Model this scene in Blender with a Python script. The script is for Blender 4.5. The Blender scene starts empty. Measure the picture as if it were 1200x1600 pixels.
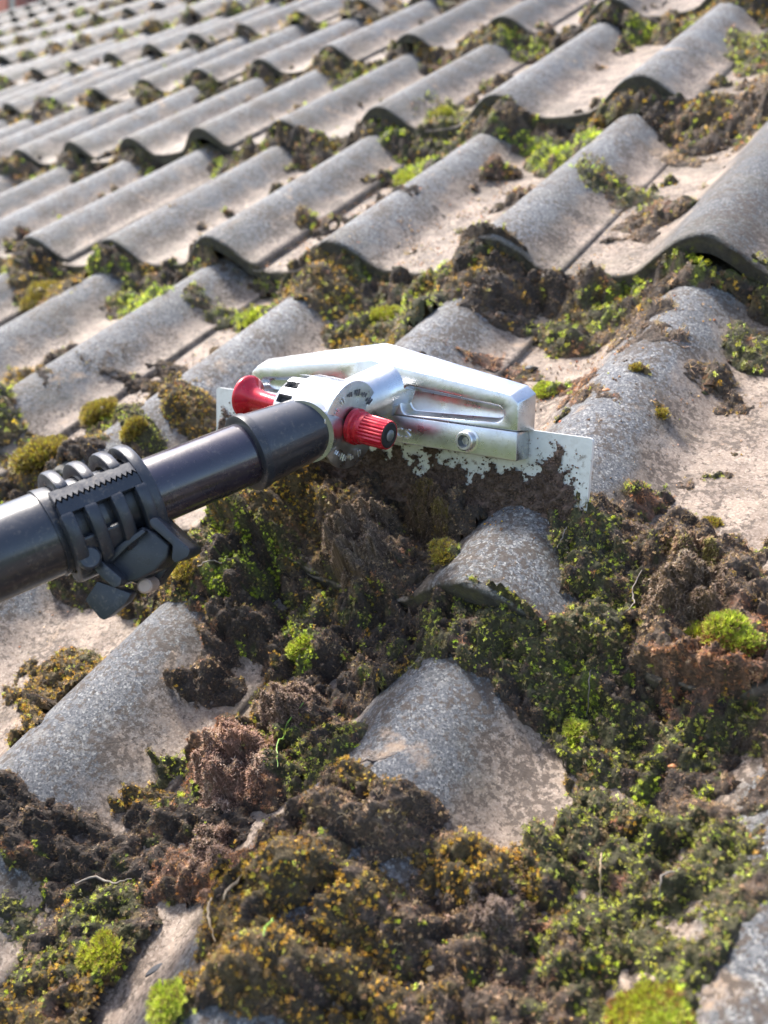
import bpy, bmesh, math, random
import numpy as np
from mathutils import Matrix, Vector

# ------------------------------------------------------------------ frames
# "roof frame": X to the right along the courses, Y up the slope, Z out of the roof (metres).
# The roof frame is pitched 35 degrees about X to stand in the world.
PITCH = math.radians(35)
P = Matrix.Rotation(PITCH, 4, 'X')
s = 0.15                       # roll spacing of the tiles, metres
G = 2.02677                    # course gauge in roll spacings
STEP = 0.165                    # step from one course to the next, in spacings
HR = 0.185                     # height of a roll, in spacings
R = np.array([[-0.8054134532067612, -0.5247094809542142, -0.2756612594975194],
              [-0.1834562224862691, 0.6629338184685688, -0.7258529925276007],
              [0.5636071183209702, -0.5340399918797878, -0.630197035258542]])
DG = np.diag([-1.0, -1.0, 1.0])
CAM = DG @ np.array([-1.0767251777124587, 7.319150242177651, 1.6736420377515173]) * s
RV = R @ DG                    # rows: camera right, down, forward in the roof frame

scene = bpy.context.scene
COL = scene.collection
# ------------------------------------------------------------------ camera
cd = bpy.data.cameras.new('camera'); cam = bpy.data.objects.new('camera', cd); COL.objects.link(cam)
cd.sensor_fit = 'VERTICAL'; cd.sensor_height = 36; cd.sensor_width = 27
cd.lens = 1280.74 / 1600 * 36
cd.clip_start = 0.01; cd.clip_end = 500
M = Matrix.Identity(4)
for r_ in range(3):
    M[r_][0] = RV[0][r_]; M[r_][1] = -RV[1][r_]; M[r_][2] = -RV[2][r_]; M[r_][3] = CAM[r_]
cam.matrix_world = P @ M
cd.dof.use_dof = True; cd.dof.focus_distance = 0.368; cd.dof.aperture_fstop = 9.5
scene.camera = cam
# ------------------------------------------------------------------ light
sun_roof = Vector((-0.62, 0.52, 0.72)).normalized()
sun_w = (P.to_3x3() @ sun_roof).normalized()
w = bpy.data.worlds.new('World'); scene.world = w; w.use_nodes = True
nt = w.node_tree; nt.nodes.clear()
sky = nt.nodes.new('ShaderNodeTexSky'); sky.sky_type = 'NISHITA'; sky.sun_disc = False
sky.sun_elevation = math.asin(sun_w.z); sky.sun_rotation = math.atan2(sun_w.x, sun_w.y)
sky.air_density = 1.0; sky.dust_density = 3.0; sky.ozone_density = 1.0
bg = nt.nodes.new('ShaderNodeBackground'); bg.inputs[1].default_value = 0.15
wo = nt.nodes.new('ShaderNodeOutputWorld')
nt.links.new(sky.outputs[0], bg.inputs[0]); nt.links.new(bg.outputs[0], wo.inputs[0])
sl = bpy.data.lights.new('sun', 'SUN'); sl.energy = 3.2; sl.angle = math.radians(7.0); sl.color = (1, 0.955, 0.89)
so = bpy.data.objects.new('sun', sl); COL.objects.link(so)
so.rotation_euler = (-sun_w).to_track_quat('-Z', 'Y').to_euler()
scene.view_settings.view_transform = 'Standard'; scene.view_settings.look = 'None'
scene.view_settings.exposure = 1.55; scene.view_settings.gamma = 1
scene.view_settings.use_curve_mapping = False
scene.render.engine = 'CYCLES'

# ------------------------------------------------------------------ numpy noise
def _h(ix, iy, seed):
    n = (ix.astype(np.int64) * 374761393 + iy.astype(np.int64) * 668265263 + seed * 974634777) & 0x7fffffff
    n = ((n ^ (n >> 13)) * 1274126177) & 0x7fffffff
    n = n ^ (n >> 16)
    return (n & 0xffff) / 65535.0
def vnoise(x, y, seed=0):
    ix = np.floor(x); iy = np.floor(y); fx = x - ix; fy = y - iy
    def g(ax, ay):
        a = _h(ix + ax, iy + ay, seed) * 2 * np.pi
        return np.cos(a) * (fx - ax) + np.sin(a) * (fy - ay)
    u = fx * fx * fx * (fx * (fx * 6 - 15) + 10); v = fy * fy * fy * (fy * (fy * 6 - 15) + 10)
    return 1.5 * ((g(0, 0) * (1 - u) + g(1, 0) * u) * (1 - v) + (g(0, 1) * (1 - u) + g(1, 1) * u) * v)
def fbm(x, y, sc, octv=4, seed=0, rough=0.55):
    t = 0; a = 1; q = 0
    for o in range(octv):
        t = t + a * vnoise(x / sc + 17.3 * o, y / sc - 9.1 * o, seed + o); q += a; a *= rough; sc = sc / 2.03
    return t / q * 1.6
def domes(x, y, c, seed, lo=.45, hi=.85, flat=.6):
    """scattered cushions: height of the highest dome at each point, and its random id"""
    X = x / c; Y = y / c; ix = np.floor(X); iy = np.floor(Y)
    best = np.zeros_like(X); rid = np.zeros_like(X)
    for dx in (-1, 0, 1):
        for dy in (-1, 0, 1):
            cx = ix + dx; cy = iy + dy
            px = cx + _h(cx, cy, seed); py = cy + _h(cx, cy, seed + 1); r = lo + (hi - lo) * _h(cx, cy, seed + 2)
            d2 = ((X - px) ** 2 + (Y - py) ** 2) / r ** 2
            h = np.sqrt(np.maximum(0, 1 - d2)) * r * flat
            m = h > best; best = np.where(m, h, best); rid = np.where(m, _h(cx, cy, seed + 3), rid)
    return best * c, rid
def smooth(a, b, x):
    t = np.clip((x - a) / (b - a), 0, 1); return t * t * (3 - 2 * t)

# ------------------------------------------------------------------ tile surface (roof frame, metres)
def prof(i):
    d = np.abs(i - np.round(i))
    b = 0.5 + 0.5 * np.cos(np.pi * np.minimum(d / 0.33, 1) ** 1.08)
    return -HR * (1 - b ** 0.9) - .012 * np.sin(np.pi * np.clip((d - .25) / .5, 0, 1)) ** 2
def surf(x, y):
    i = -x / s; k = -y / s
    r = np.ceil(k / G - 1e-9)
    return s * (prof(i) - STEP * (r * G - k) / G), (k - (r - 1) * G)     # height, distance below the upper lip (spacings)

# ------------------------------------------------------------------ object helpers
def link(o): COL.objects.link(o); return o
def tag(o, label=None, cat=None, group=None, kind=None):
    if label: o['label'] = label
    if cat: o['category'] = cat
    if group: o['group'] = group
    if kind: o['kind'] = kind
    return o
def empty(name, loc=(0, 0, 0)):
    o = bpy.data.objects.new(name, None); link(o); o.empty_display_size = .02
    o.matrix_world = P @ Matrix.Translation(Vector(loc)); o['_loc'] = 0; del o['_loc']
    ORG[o.name] = Vector(loc); return o
ORG = {}
def mesh_obj(name, me, mat=None, parent=None, loc=None):
    """link one mesh; vertices are in the roof frame unless loc is given (then local to loc)"""
    o = bpy.data.objects.new(name, me); link(o)
    if mat is not None:
        me.materials.clear(); me.materials.append(mat)
    if parent is not None:
        o.parent = parent
        root = parent
        while root.parent is not None: root = root.parent
        if loc is None:
            # vertices are roof-frame: shift into the root's local space
            if parent is root: o.location = -ORG[root.name]
            else: o.location = (0, 0, 0)
        else: o.location = Vector(loc) - ORG[root.name]
    else:
        o.matrix_world = P @ Matrix.Translation(Vector(loc or (0, 0, 0)))
        ORG[o.name] = Vector(loc or (0, 0, 0))
    return o
def recentre(o):
    """move a top-level mesh's origin to the middle of its footprint"""
    me = o.data; n = len(me.vertices); a = np.empty(n * 3); me.vertices.foreach_get('co', a); a = a.reshape(-1, 3)
    c = np.array([(a[:, 0].min() + a[:, 0].max()) / 2, (a[:, 1].min() + a[:, 1].max()) / 2, a[:, 2].min()])
    a -= c; me.vertices.foreach_set('co', a.ravel()); me.update()
    o.matrix_world = P @ Matrix.Translation(Vector(c)); return o
def from_bm(bm, smooth_=True):
    me = bpy.data.meshes.new('m'); bm.normal_update(); bm.to_mesh(me); bm.free()
    if smooth_: me.shade_smooth()
    return me
def np_mesh(v, f, smooth_=True, quads=True):
    me = bpy.data.meshes.new('m'); v = np.asarray(v, np.float32); f = np.asarray(f, np.int32)
    n = f.shape[1]
    me.vertices.add(len(v)); me.vertices.foreach_set('co', v.ravel())
    me.loops.add(f.size); me.loops.foreach_set('vertex_index', f.ravel())
    me.polygons.add(len(f)); me.polygons.foreach_set('loop_start', np.arange(len(f), dtype=np.int32) * n)
    me.update(calc_edges=True)
    me.polygons.foreach_set('use_smooth', np.full(len(f), smooth_)); me.update()
    return me
def set_col(me, name, c):
    a = me.color_attributes.new(name, 'FLOAT_COLOR', 'POINT')
    c = np.concatenate([c, np.ones((len(c), 1))], 1).astype(np.float32); a.data.foreach_set('color', c.ravel())
def set_f(me, name, v):
    a = me.attributes.new(name, 'FLOAT', 'POINT'); a.data.foreach_set('value', np.asarray(v, np.float32))

# ------------------------------------------------------------------ materials
class NT:
    def __init__(self, name):
        self.m = bpy.data.materials.new(name); self.m.use_nodes = True; self.t = self.m.node_tree
        self.b = self.t.nodes['Principled BSDF']; self.o = self.t.nodes['Material Output']
    def n(self, typ, **kw):
        nd = self.t.nodes.new(typ)
        for k, v in kw.items():
            if k.startswith('i_'):
                nd.inputs[k[2:].replace('_', ' ')].default_value = v
            else: setattr(nd, k, v)
        return nd
    def l(self, a, b): self.t.links.new(a, b)
    def co(self, ref=None):
        t = self.n('ShaderNodeTexCoord'); t.object = ref; return t.outputs['Object']
    def noise(self, vec, scale, detail=4, rough=.55, dist=0):
        n = self.n('ShaderNodeTexNoise'); n.inputs['Scale'].default_value = scale; n.inputs['Detail'].default_value = detail
        n.inputs['Roughness'].default_value = rough; n.inputs['Distortion'].default_value = dist; self.l(vec, n.inputs['Vector']); return n.outputs['Fac']
    def vor(self, vec, scale, feature='F1'):
        n = self.n('ShaderNodeTexVoronoi', feature=feature); n.inputs['Scale'].default_value = scale; self.l(vec, n.inputs['Vector']); return n
    def ramp(self, fac, stops, interp='LINEAR'):
        n = self.n('ShaderNodeValToRGB'); n.color_ramp.interpolation = interp; e = n.color_ramp.elements
        while len(e) < len(stops): e.new(.5)
        for q, (p_, c) in zip(e, stops):
            q.position = p_; q.color = tuple(c) + (1,) if isinstance(c, (tuple, list)) else (c, c, c, 1)
        self.l(fac, n.inputs[0]); return n.outputs[0]
    def mix(self, fac, a, b, mode='MIX'):
        n = self.n('ShaderNodeMix', data_type='RGBA', blend_type=mode)
        for sock, v in ((n.inputs[0], fac), (n.inputs[6], a), (n.inputs[7], b)):
            if hasattr(v, 'links'): self.l(v, sock)
            elif isinstance(v, (tuple, list)): sock.default_value = tuple(v) + (1,)
            else: sock.default_value = v
        return n.outputs[2]
    def math(self, op, a, b=0.0, c=None):
        n = self.n('ShaderNodeMath', operation=op)
        for sock, v in zip(n.inputs, (a, b) if c is None else (a, b, c)):
            if hasattr(v, 'links'): self.l(v, sock)
            else: sock.default_value = v
        return n.outputs[0]
    def attr(self, name, typ='GEOMETRY'):
        return self.n('ShaderNodeAttribute', attribute_name=name, attribute_type=typ)
    def bump(self, h, dist, strength=1, prev=None):
        n = self.n('ShaderNodeBump'); n.inputs['Distance'].default_value = dist; n.inputs['Strength'].default_value = strength
        self.l(h, n.inputs['Height'])
        if prev is not None: self.l(prev, n.inputs['Normal'])
        return n.outputs[0]
def simple(name, col, rough=.5, metal=0.0, grain=None, coat=0, dust=0.0):
    t = NT(name); t.b.inputs['Roughness'].default_value = rough; t.b.inputs['Metallic'].default_value = metal
    t.b.inputs['Coat Weight'].default_value = coat
    co = t.co(None)
    sc = grain or 120
    n = t.noise(co, sc, 5)
    c = t.ramp(n, [(.3, tuple(x * .8 for x in col)), (.7, tuple(min(1, x * 1.15) for x in col))])
    if dust:
        co2 = t.co(roof)
        dm = t.ramp(t.math('ADD', t.noise(co2, 520, 4, .7), t.math('MULTIPLY', t.noise(co2, 45, 4, .6), .45)), [(.80, 0), (.90, dust)])
        c = t.mix(dm, c, (.22, .18, .14))
        wv = t.noise(co2, 90, 6, .8, 1.5); c = t.mix(t.ramp(wv, [(.62, 0), (.66, dust * .35), (.70, 0)]), c, (.35, .34, .34))
    t.l(c, t.b.inputs['Base Color'])
    rr = t.ramp(t.noise(co, sc * 1.7, 3), [(.3, max(.02, rough - .1)), (.75, min(1, rough + .14))]); t.l(rr, t.b.inputs['Roughness'])
    t.l(t.bump(t.noise(co, sc * 9, 3), .00012, .4), t.b.inputs['Normal'])
    return t.m

roof = bpy.data.objects.new('roof', None); link(roof); roof.matrix_world = P; ORG['roof'] = Vector((0, 0, 0))
tag(roof, kind='structure')

def tile_material():
    t = NT('concrete_tile'); co = t.co(roof)
    oi = t.n('ShaderNodeObjectInfo')
    roll = t.attr('roll').outputs['Fac']; lip = t.attr('lip').outputs['Fac']
    # granules
    v = t.vor(co, 980); v2 = t.vor(co, 1900)
    def red(nd):
        q = t.n('ShaderNodeSeparateColor'); t.l(nd.outputs['Color'], q.inputs[0]); return q.outputs[0]
    g1 = red(v)
    gran = t.ramp(g1, [(0.0, (.032, .036, .044)), (.35, (.075, .080, .090)), (.65, (.135, .138, .145)), (.88, (.21, .205, .195)), (1, (.38, .37, .345))])
    g2 = t.ramp(red(v2), [(0, (.06, .064, .074)), (.6, (.15, .154, .162)), (1, (.32, .315, .30))])
    fl = red(t.vor(co, 1150)); grey = t.mix(t.ramp(fl, [(.93, 0), (.96, .6)]), t.mix(t.ramp(fl, [(.10, .8), (.16, 0)]), t.mix(.4, gran, g2), (.035, .037, .042)), (.46, .45, .42))
    patch = t.noise(co, 14, 5, .6)
    grey = t.mix(t.ramp(patch, [(.38, 0), (.66, 1)]), grey, t.mix(.5, grey, (.075, .078, .09)))
    # pale lime bloom
    grey = t.mix(t.ramp(t.noise(co, 55, 6, .7), [(.56, 0), (.72, .5)]), grey, (.30, .27, .23))
    grey = t.mix(1.0, grey, t.ramp(oi.outputs['Random'], [(0, .75), (1, 1.4)]), 'MULTIPLY')
    # silt in the pans: pinkish beige
    silt = t.ramp(t.noise(co, 60, 7, .65), [(.25, (.10, .068, .048)), (.42, (.21, .152, .114)), (.56, (.33, .25, .19)), (.8, (.46, .345, .25))])
    silt = t.mix(.35, silt, t.ramp(red(t.vor(co, 1100)), [(0, (.07, .055, .045)), (.6, (.22, .18, .15)), (1, (.46, .40, .34))]))
    silt = t.mix(t.ramp(t.noise(co, 95, 7, .75), [(.46, 0), (.78, .5)]), silt, (.12, .088, .066))
    m = t.math('ADD', t.math('MULTIPLY', roll, -1.12), t.math('MULTIPLY', t.noise(co, 18, 8, .7), 2.3))
    m = t.math('ADD', m, t.math('MULTIPLY', oi.outputs['Random'], .22))
    msk = t.ramp(m, [(.60, 0), (1.0, 1)])
    col = t.mix(msk, grey, silt)
    # orange-tan weather stains
    st = t.ramp(t.noise(co, 31, 5, .6, .4), [(.62, 0), (.7, .75)])
    col = t.mix(st, col, t.mix(t.noise(co, 300, 2), (.32, .20, .12), (.48, .36, .25)))
    # dark damp algae
    al = t.ramp(t.math('ADD', t.noise(co, 26, 6, .7), t.math('MULTIPLY', lip, .16)), [(.50, 0), (.80, .8)])
    col = t.mix(al, col, t.mix(t.noise(co, 200, 3), (.055, .048, .036), (.13, .11, .075)))
    sp = t.ramp(t.math('ADD', t.noise(co, 330, 4, .7), t.math('MULTIPLY', t.noise(co, 34, 4, .6), .6)), [(.81, 0), (.88, .85)])
    col = t.mix(sp, col, (.075, .055, .042))
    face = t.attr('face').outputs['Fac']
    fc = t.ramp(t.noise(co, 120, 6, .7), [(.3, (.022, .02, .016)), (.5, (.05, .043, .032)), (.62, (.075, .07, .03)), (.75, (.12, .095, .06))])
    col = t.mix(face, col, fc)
    t.l(col, t.b.inputs['Base Color'])
    t.l(t.ramp(t.noise(co, 420, 3), [(.3, .55), (.7, .85)]), t.b.inputs['Roughness'])
    t.b.inputs['Specular IOR Level'].default_value = .4
    h = t.math('ADD', t.math('MULTIPLY', red(v), .5), t.math('MULTIPLY', t.noise(co, 650, 6, .8), 1.3))
    gm = t.math('SUBTRACT', 1.0, t.math('MULTIPLY', msk, .55))
    b1 = t.bump(t.math('MULTIPLY', h, gm), .0012, .85)
    b2 = t.bump(t.noise(co, 45, 3, .5), .003, .6, b1)
    t.l(b2, t.b.inputs['Normal'])
    return t.m
TILE = tile_material()

def moss_sheet_material():
    t = NT('moss_and_soil'); co = t.co(roof)
    c = t.attr('col').outputs['Color']
    n = t.noise(co, 700, 6, .75)
    c2 = t.mix(1.0, c, t.ramp(n, [(.25, .25), (.5, .9), (.75, 1.9)]), 'MULTIPLY')
    sp = t.ramp(t.vor(co, 520).outputs['Color'], [(0, (.02, .016, .012)), (.7, (.07, .05, .035)), (1, (.25, .2, .15))])
    c2 = t.mix(t.ramp(t.noise(co, 260, 4), [(.5, 0), (.6, .6)]), c2, sp)
    t.l(c2, t.b.inputs['Base Color']); t.b.inputs['Roughness'].default_value = .8
    b1 = t.bump(t.noise(co, 900, 6, .8), .0016, 1)
    t.l(t.bump(t.noise(co, 300, 5, .7), .003, 1, b1), t.b.inputs['Normal'])
    return t.m
SHEET = moss_sheet_material()

def leaf_material(name, src, rough=.5):
    t = NT(name)
    c = t.attr('col', src).outputs['Color']
    t.l(c, t.b.inputs['Base Color']); t.b.inputs['Roughness'].default_value = rough
    t.b.inputs['Specular IOR Level'].default_value = .5
    tr = t.n('ShaderNodeBsdfTranslucent'); t.l(t.mix(1.0, c, (1.15, 1.25, .7), 'MULTIPLY'), tr.inputs[0])
    mx = t.n('ShaderNodeMixShader'); mx.inputs[0].default_value = .35
    t.l(t.b.outputs[0], mx.inputs[1]); t.l(tr.outputs[0], mx.inputs[2]); t.l(mx.outputs[0], t.o.inputs['Surface'])
    return t.m
LEAF = leaf_material('moss_leaf', 'INSTANCER')
LEAFG = leaf_material('moss_leaf_tuft', 'GEOMETRY')

# ------------------------------------------------------------------ tiles
def tile_mesh(nu, nv, seed, fine=False):
    """two-roll concrete tile; local x in [-1.03, 1.03] spacings (left to right), y=0 at the tail (lip)"""
    rng = random.Random(seed)
    W0, W1 = -1.03, 1.03; L = (G + .45) * s; th = .080 * s
    us = np.linspace(W0, W1, nu)
    e = 3.2e-3
    ys = [0.0, .0006, .0018, .0040] + list(np.linspace(.009, L, nv - 4))
    dz = [-.0026, -.0012, -.0003, 0] + [0] * (nv - 4)
    v = []; roll = []; lip = []; face = []
    def top(u): return prof(np.array([u + .33]))[0] * s
    wob = [rng.uniform(-1, 1) for _ in range(nu)]
    wob = np.convolve(np.array(wob + wob + wob), np.ones(5) / 5, 'same')[nu:2 * nu]
    for j, y in enumerate(ys):
        for a, u in enumerate(us):
            z = top(u) + dz[j] - STEP * s * (y / (G * s)) + .0035 * (u - W0) / (W1 - W0)
            yy = y + (.0022 * wob[a] + (.0009 * rng.uniform(-1, 1) if fine else 0)) * max(0, 1 - y / .02)
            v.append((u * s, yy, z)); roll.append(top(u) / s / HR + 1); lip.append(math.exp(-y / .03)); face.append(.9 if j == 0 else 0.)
    n1 = len(v)
    for j, y in enumerate(ys):
        for a, u in enumerate(us):
            z = top(u) - th - STEP * s * (y / (G * s)); 
            yy = y + (.0022 * wob[a]) * max(0, 1 - y / .02) + (.0015 if j == 0 else 0)
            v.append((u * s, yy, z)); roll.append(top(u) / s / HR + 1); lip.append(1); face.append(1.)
    f = []
    nr = len(ys)
    for j in range(nr - 1):
        for a in range(nu - 1):
            q = j * nu + a
            f.append((q, q + 1, q + nu + 1, q + nu)); q += n1; f.append((q, q + nu, q + nu + 1, q + 1))
    for a in range(nu - 1):
        f.append((a, n1 + a, n1 + a + 1, a + 1)); q = (nr - 1) * nu + a; f.append((q, q + 1, n1 + q + 1, n1 + q))
    for j in range(nr - 1):
        q = j * nu; f.append((q, q + nu, n1 + q + nu, n1 + q)); q = j * nu + nu - 1; f.append((q, n1 + q, n1 + q + nu, q + nu))
    me = np_mesh(v, f); set_f(me, 'roll', roll); set_f(me, 'lip', lip); set_f(me, 'face', face)
    me.materials.append(TILE)
    return me
# The right edge lies over the next tile's left edge; the rolls sit at u = -0.33 and u = 0.67.
near = [tile_mesh(70, 30, 10 + q, True) for q in range(3)]
mid = [tile_mesh(40, 14, 20 + q) for q in range(3)]
far = [tile_mesh(25, 7, 30 + q) for q in range(2)]
cand = []
def project(v):
    q = RV @ (np.array(v) - CAM); return 600 + 1280.74 * q[0] / q[2], 800 + 1280.74 * q[1] / q[2], q[2]
rngt = random.Random(5)
for r in range(-10, 6):
    for c in range(-3, 20):
        xc = -(2 * c + 1.67) * s
        yt = -r * G * s
        vis = 0; dmin = 9e9
        for ax in np.linspace(-1.1, 1.1, 5):
            for ay in np.linspace(-.06, G * s + .02, 5):
                x, y, z = project((xc + ax * s, yt + ay, 0))
                if z > .02 and -160 < x < 1360 and -160 < y < 1760: vis = 1
        ce = np.array([xc, yt + .15, 0]); d = np.linalg.norm(ce - CAM)
        cand.append((d + (0 if vis else 50), r, c, xc, yt))
cand.sort()
print('tiles', len(cand))
for d, r, c, xc, yt in cand[:300]:
    d = d % 50
    ms = near if d < .95 else (mid if d < 2.2 else far)
    o = bpy.data.objects.new('tile', ms[rngt.randrange(len(ms))]); link(o); o.parent = roof
    near_ = d < .8
    j = .3 if near_ else 1
    o.location = (xc + rngt.uniform(-.0012, .0012) * j, yt + rngt.uniform(-.006, .006) * j, rngt.uniform(-.0022, .0018) * j)
    o.rotation_euler = (rngt.uniform(-.006, .006) * j, rngt.uniform(-.006, .006) * j, rngt.uniform(-.012, .012) * j)
# the remaining tiles, out of the picture's reach, as one part
rest = cand[300:]
nv_ = len(far[0].vertices); A_ = np.empty(nv_ * 3); far[0].vertices.foreach_get('co', A_); A_ = A_.reshape(-1, 3)
F_ = np.array([tuple(p.vertices) for p in far[0].polygons])
at_r = {}
for nm in ('roll', 'lip', 'face'):
    q = np.empty(nv_); far[0].attributes[nm].data.foreach_get('value', q); at_r[nm] = q
me = np_mesh(np.concatenate([A_ + np.array([xc, yt, 0]) for _, _, _, xc, yt in rest]), np.concatenate([F_ + q * nv_ for q in range(len(rest))]))
for nm, q in at_r.items(): set_f(me, nm, np.tile(q, len(rest)))
o = mesh_obj('outlying_tiles', me, TILE, roof); tag(o, kind='stuff')
# boarding under the tiles
bm = bmesh.new(); bmesh.ops.create_cube(bm, size=1)
for v in bm.verts: v.co = Vector((-2.3 + v.co.x * 7.4, .75 + v.co.y * 4.9, -.115 + v.co.z * .02))
mesh_obj('boarding', from_bm(bm, False), simple('boarding', (.10, .075, .05), .8), roof)

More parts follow.
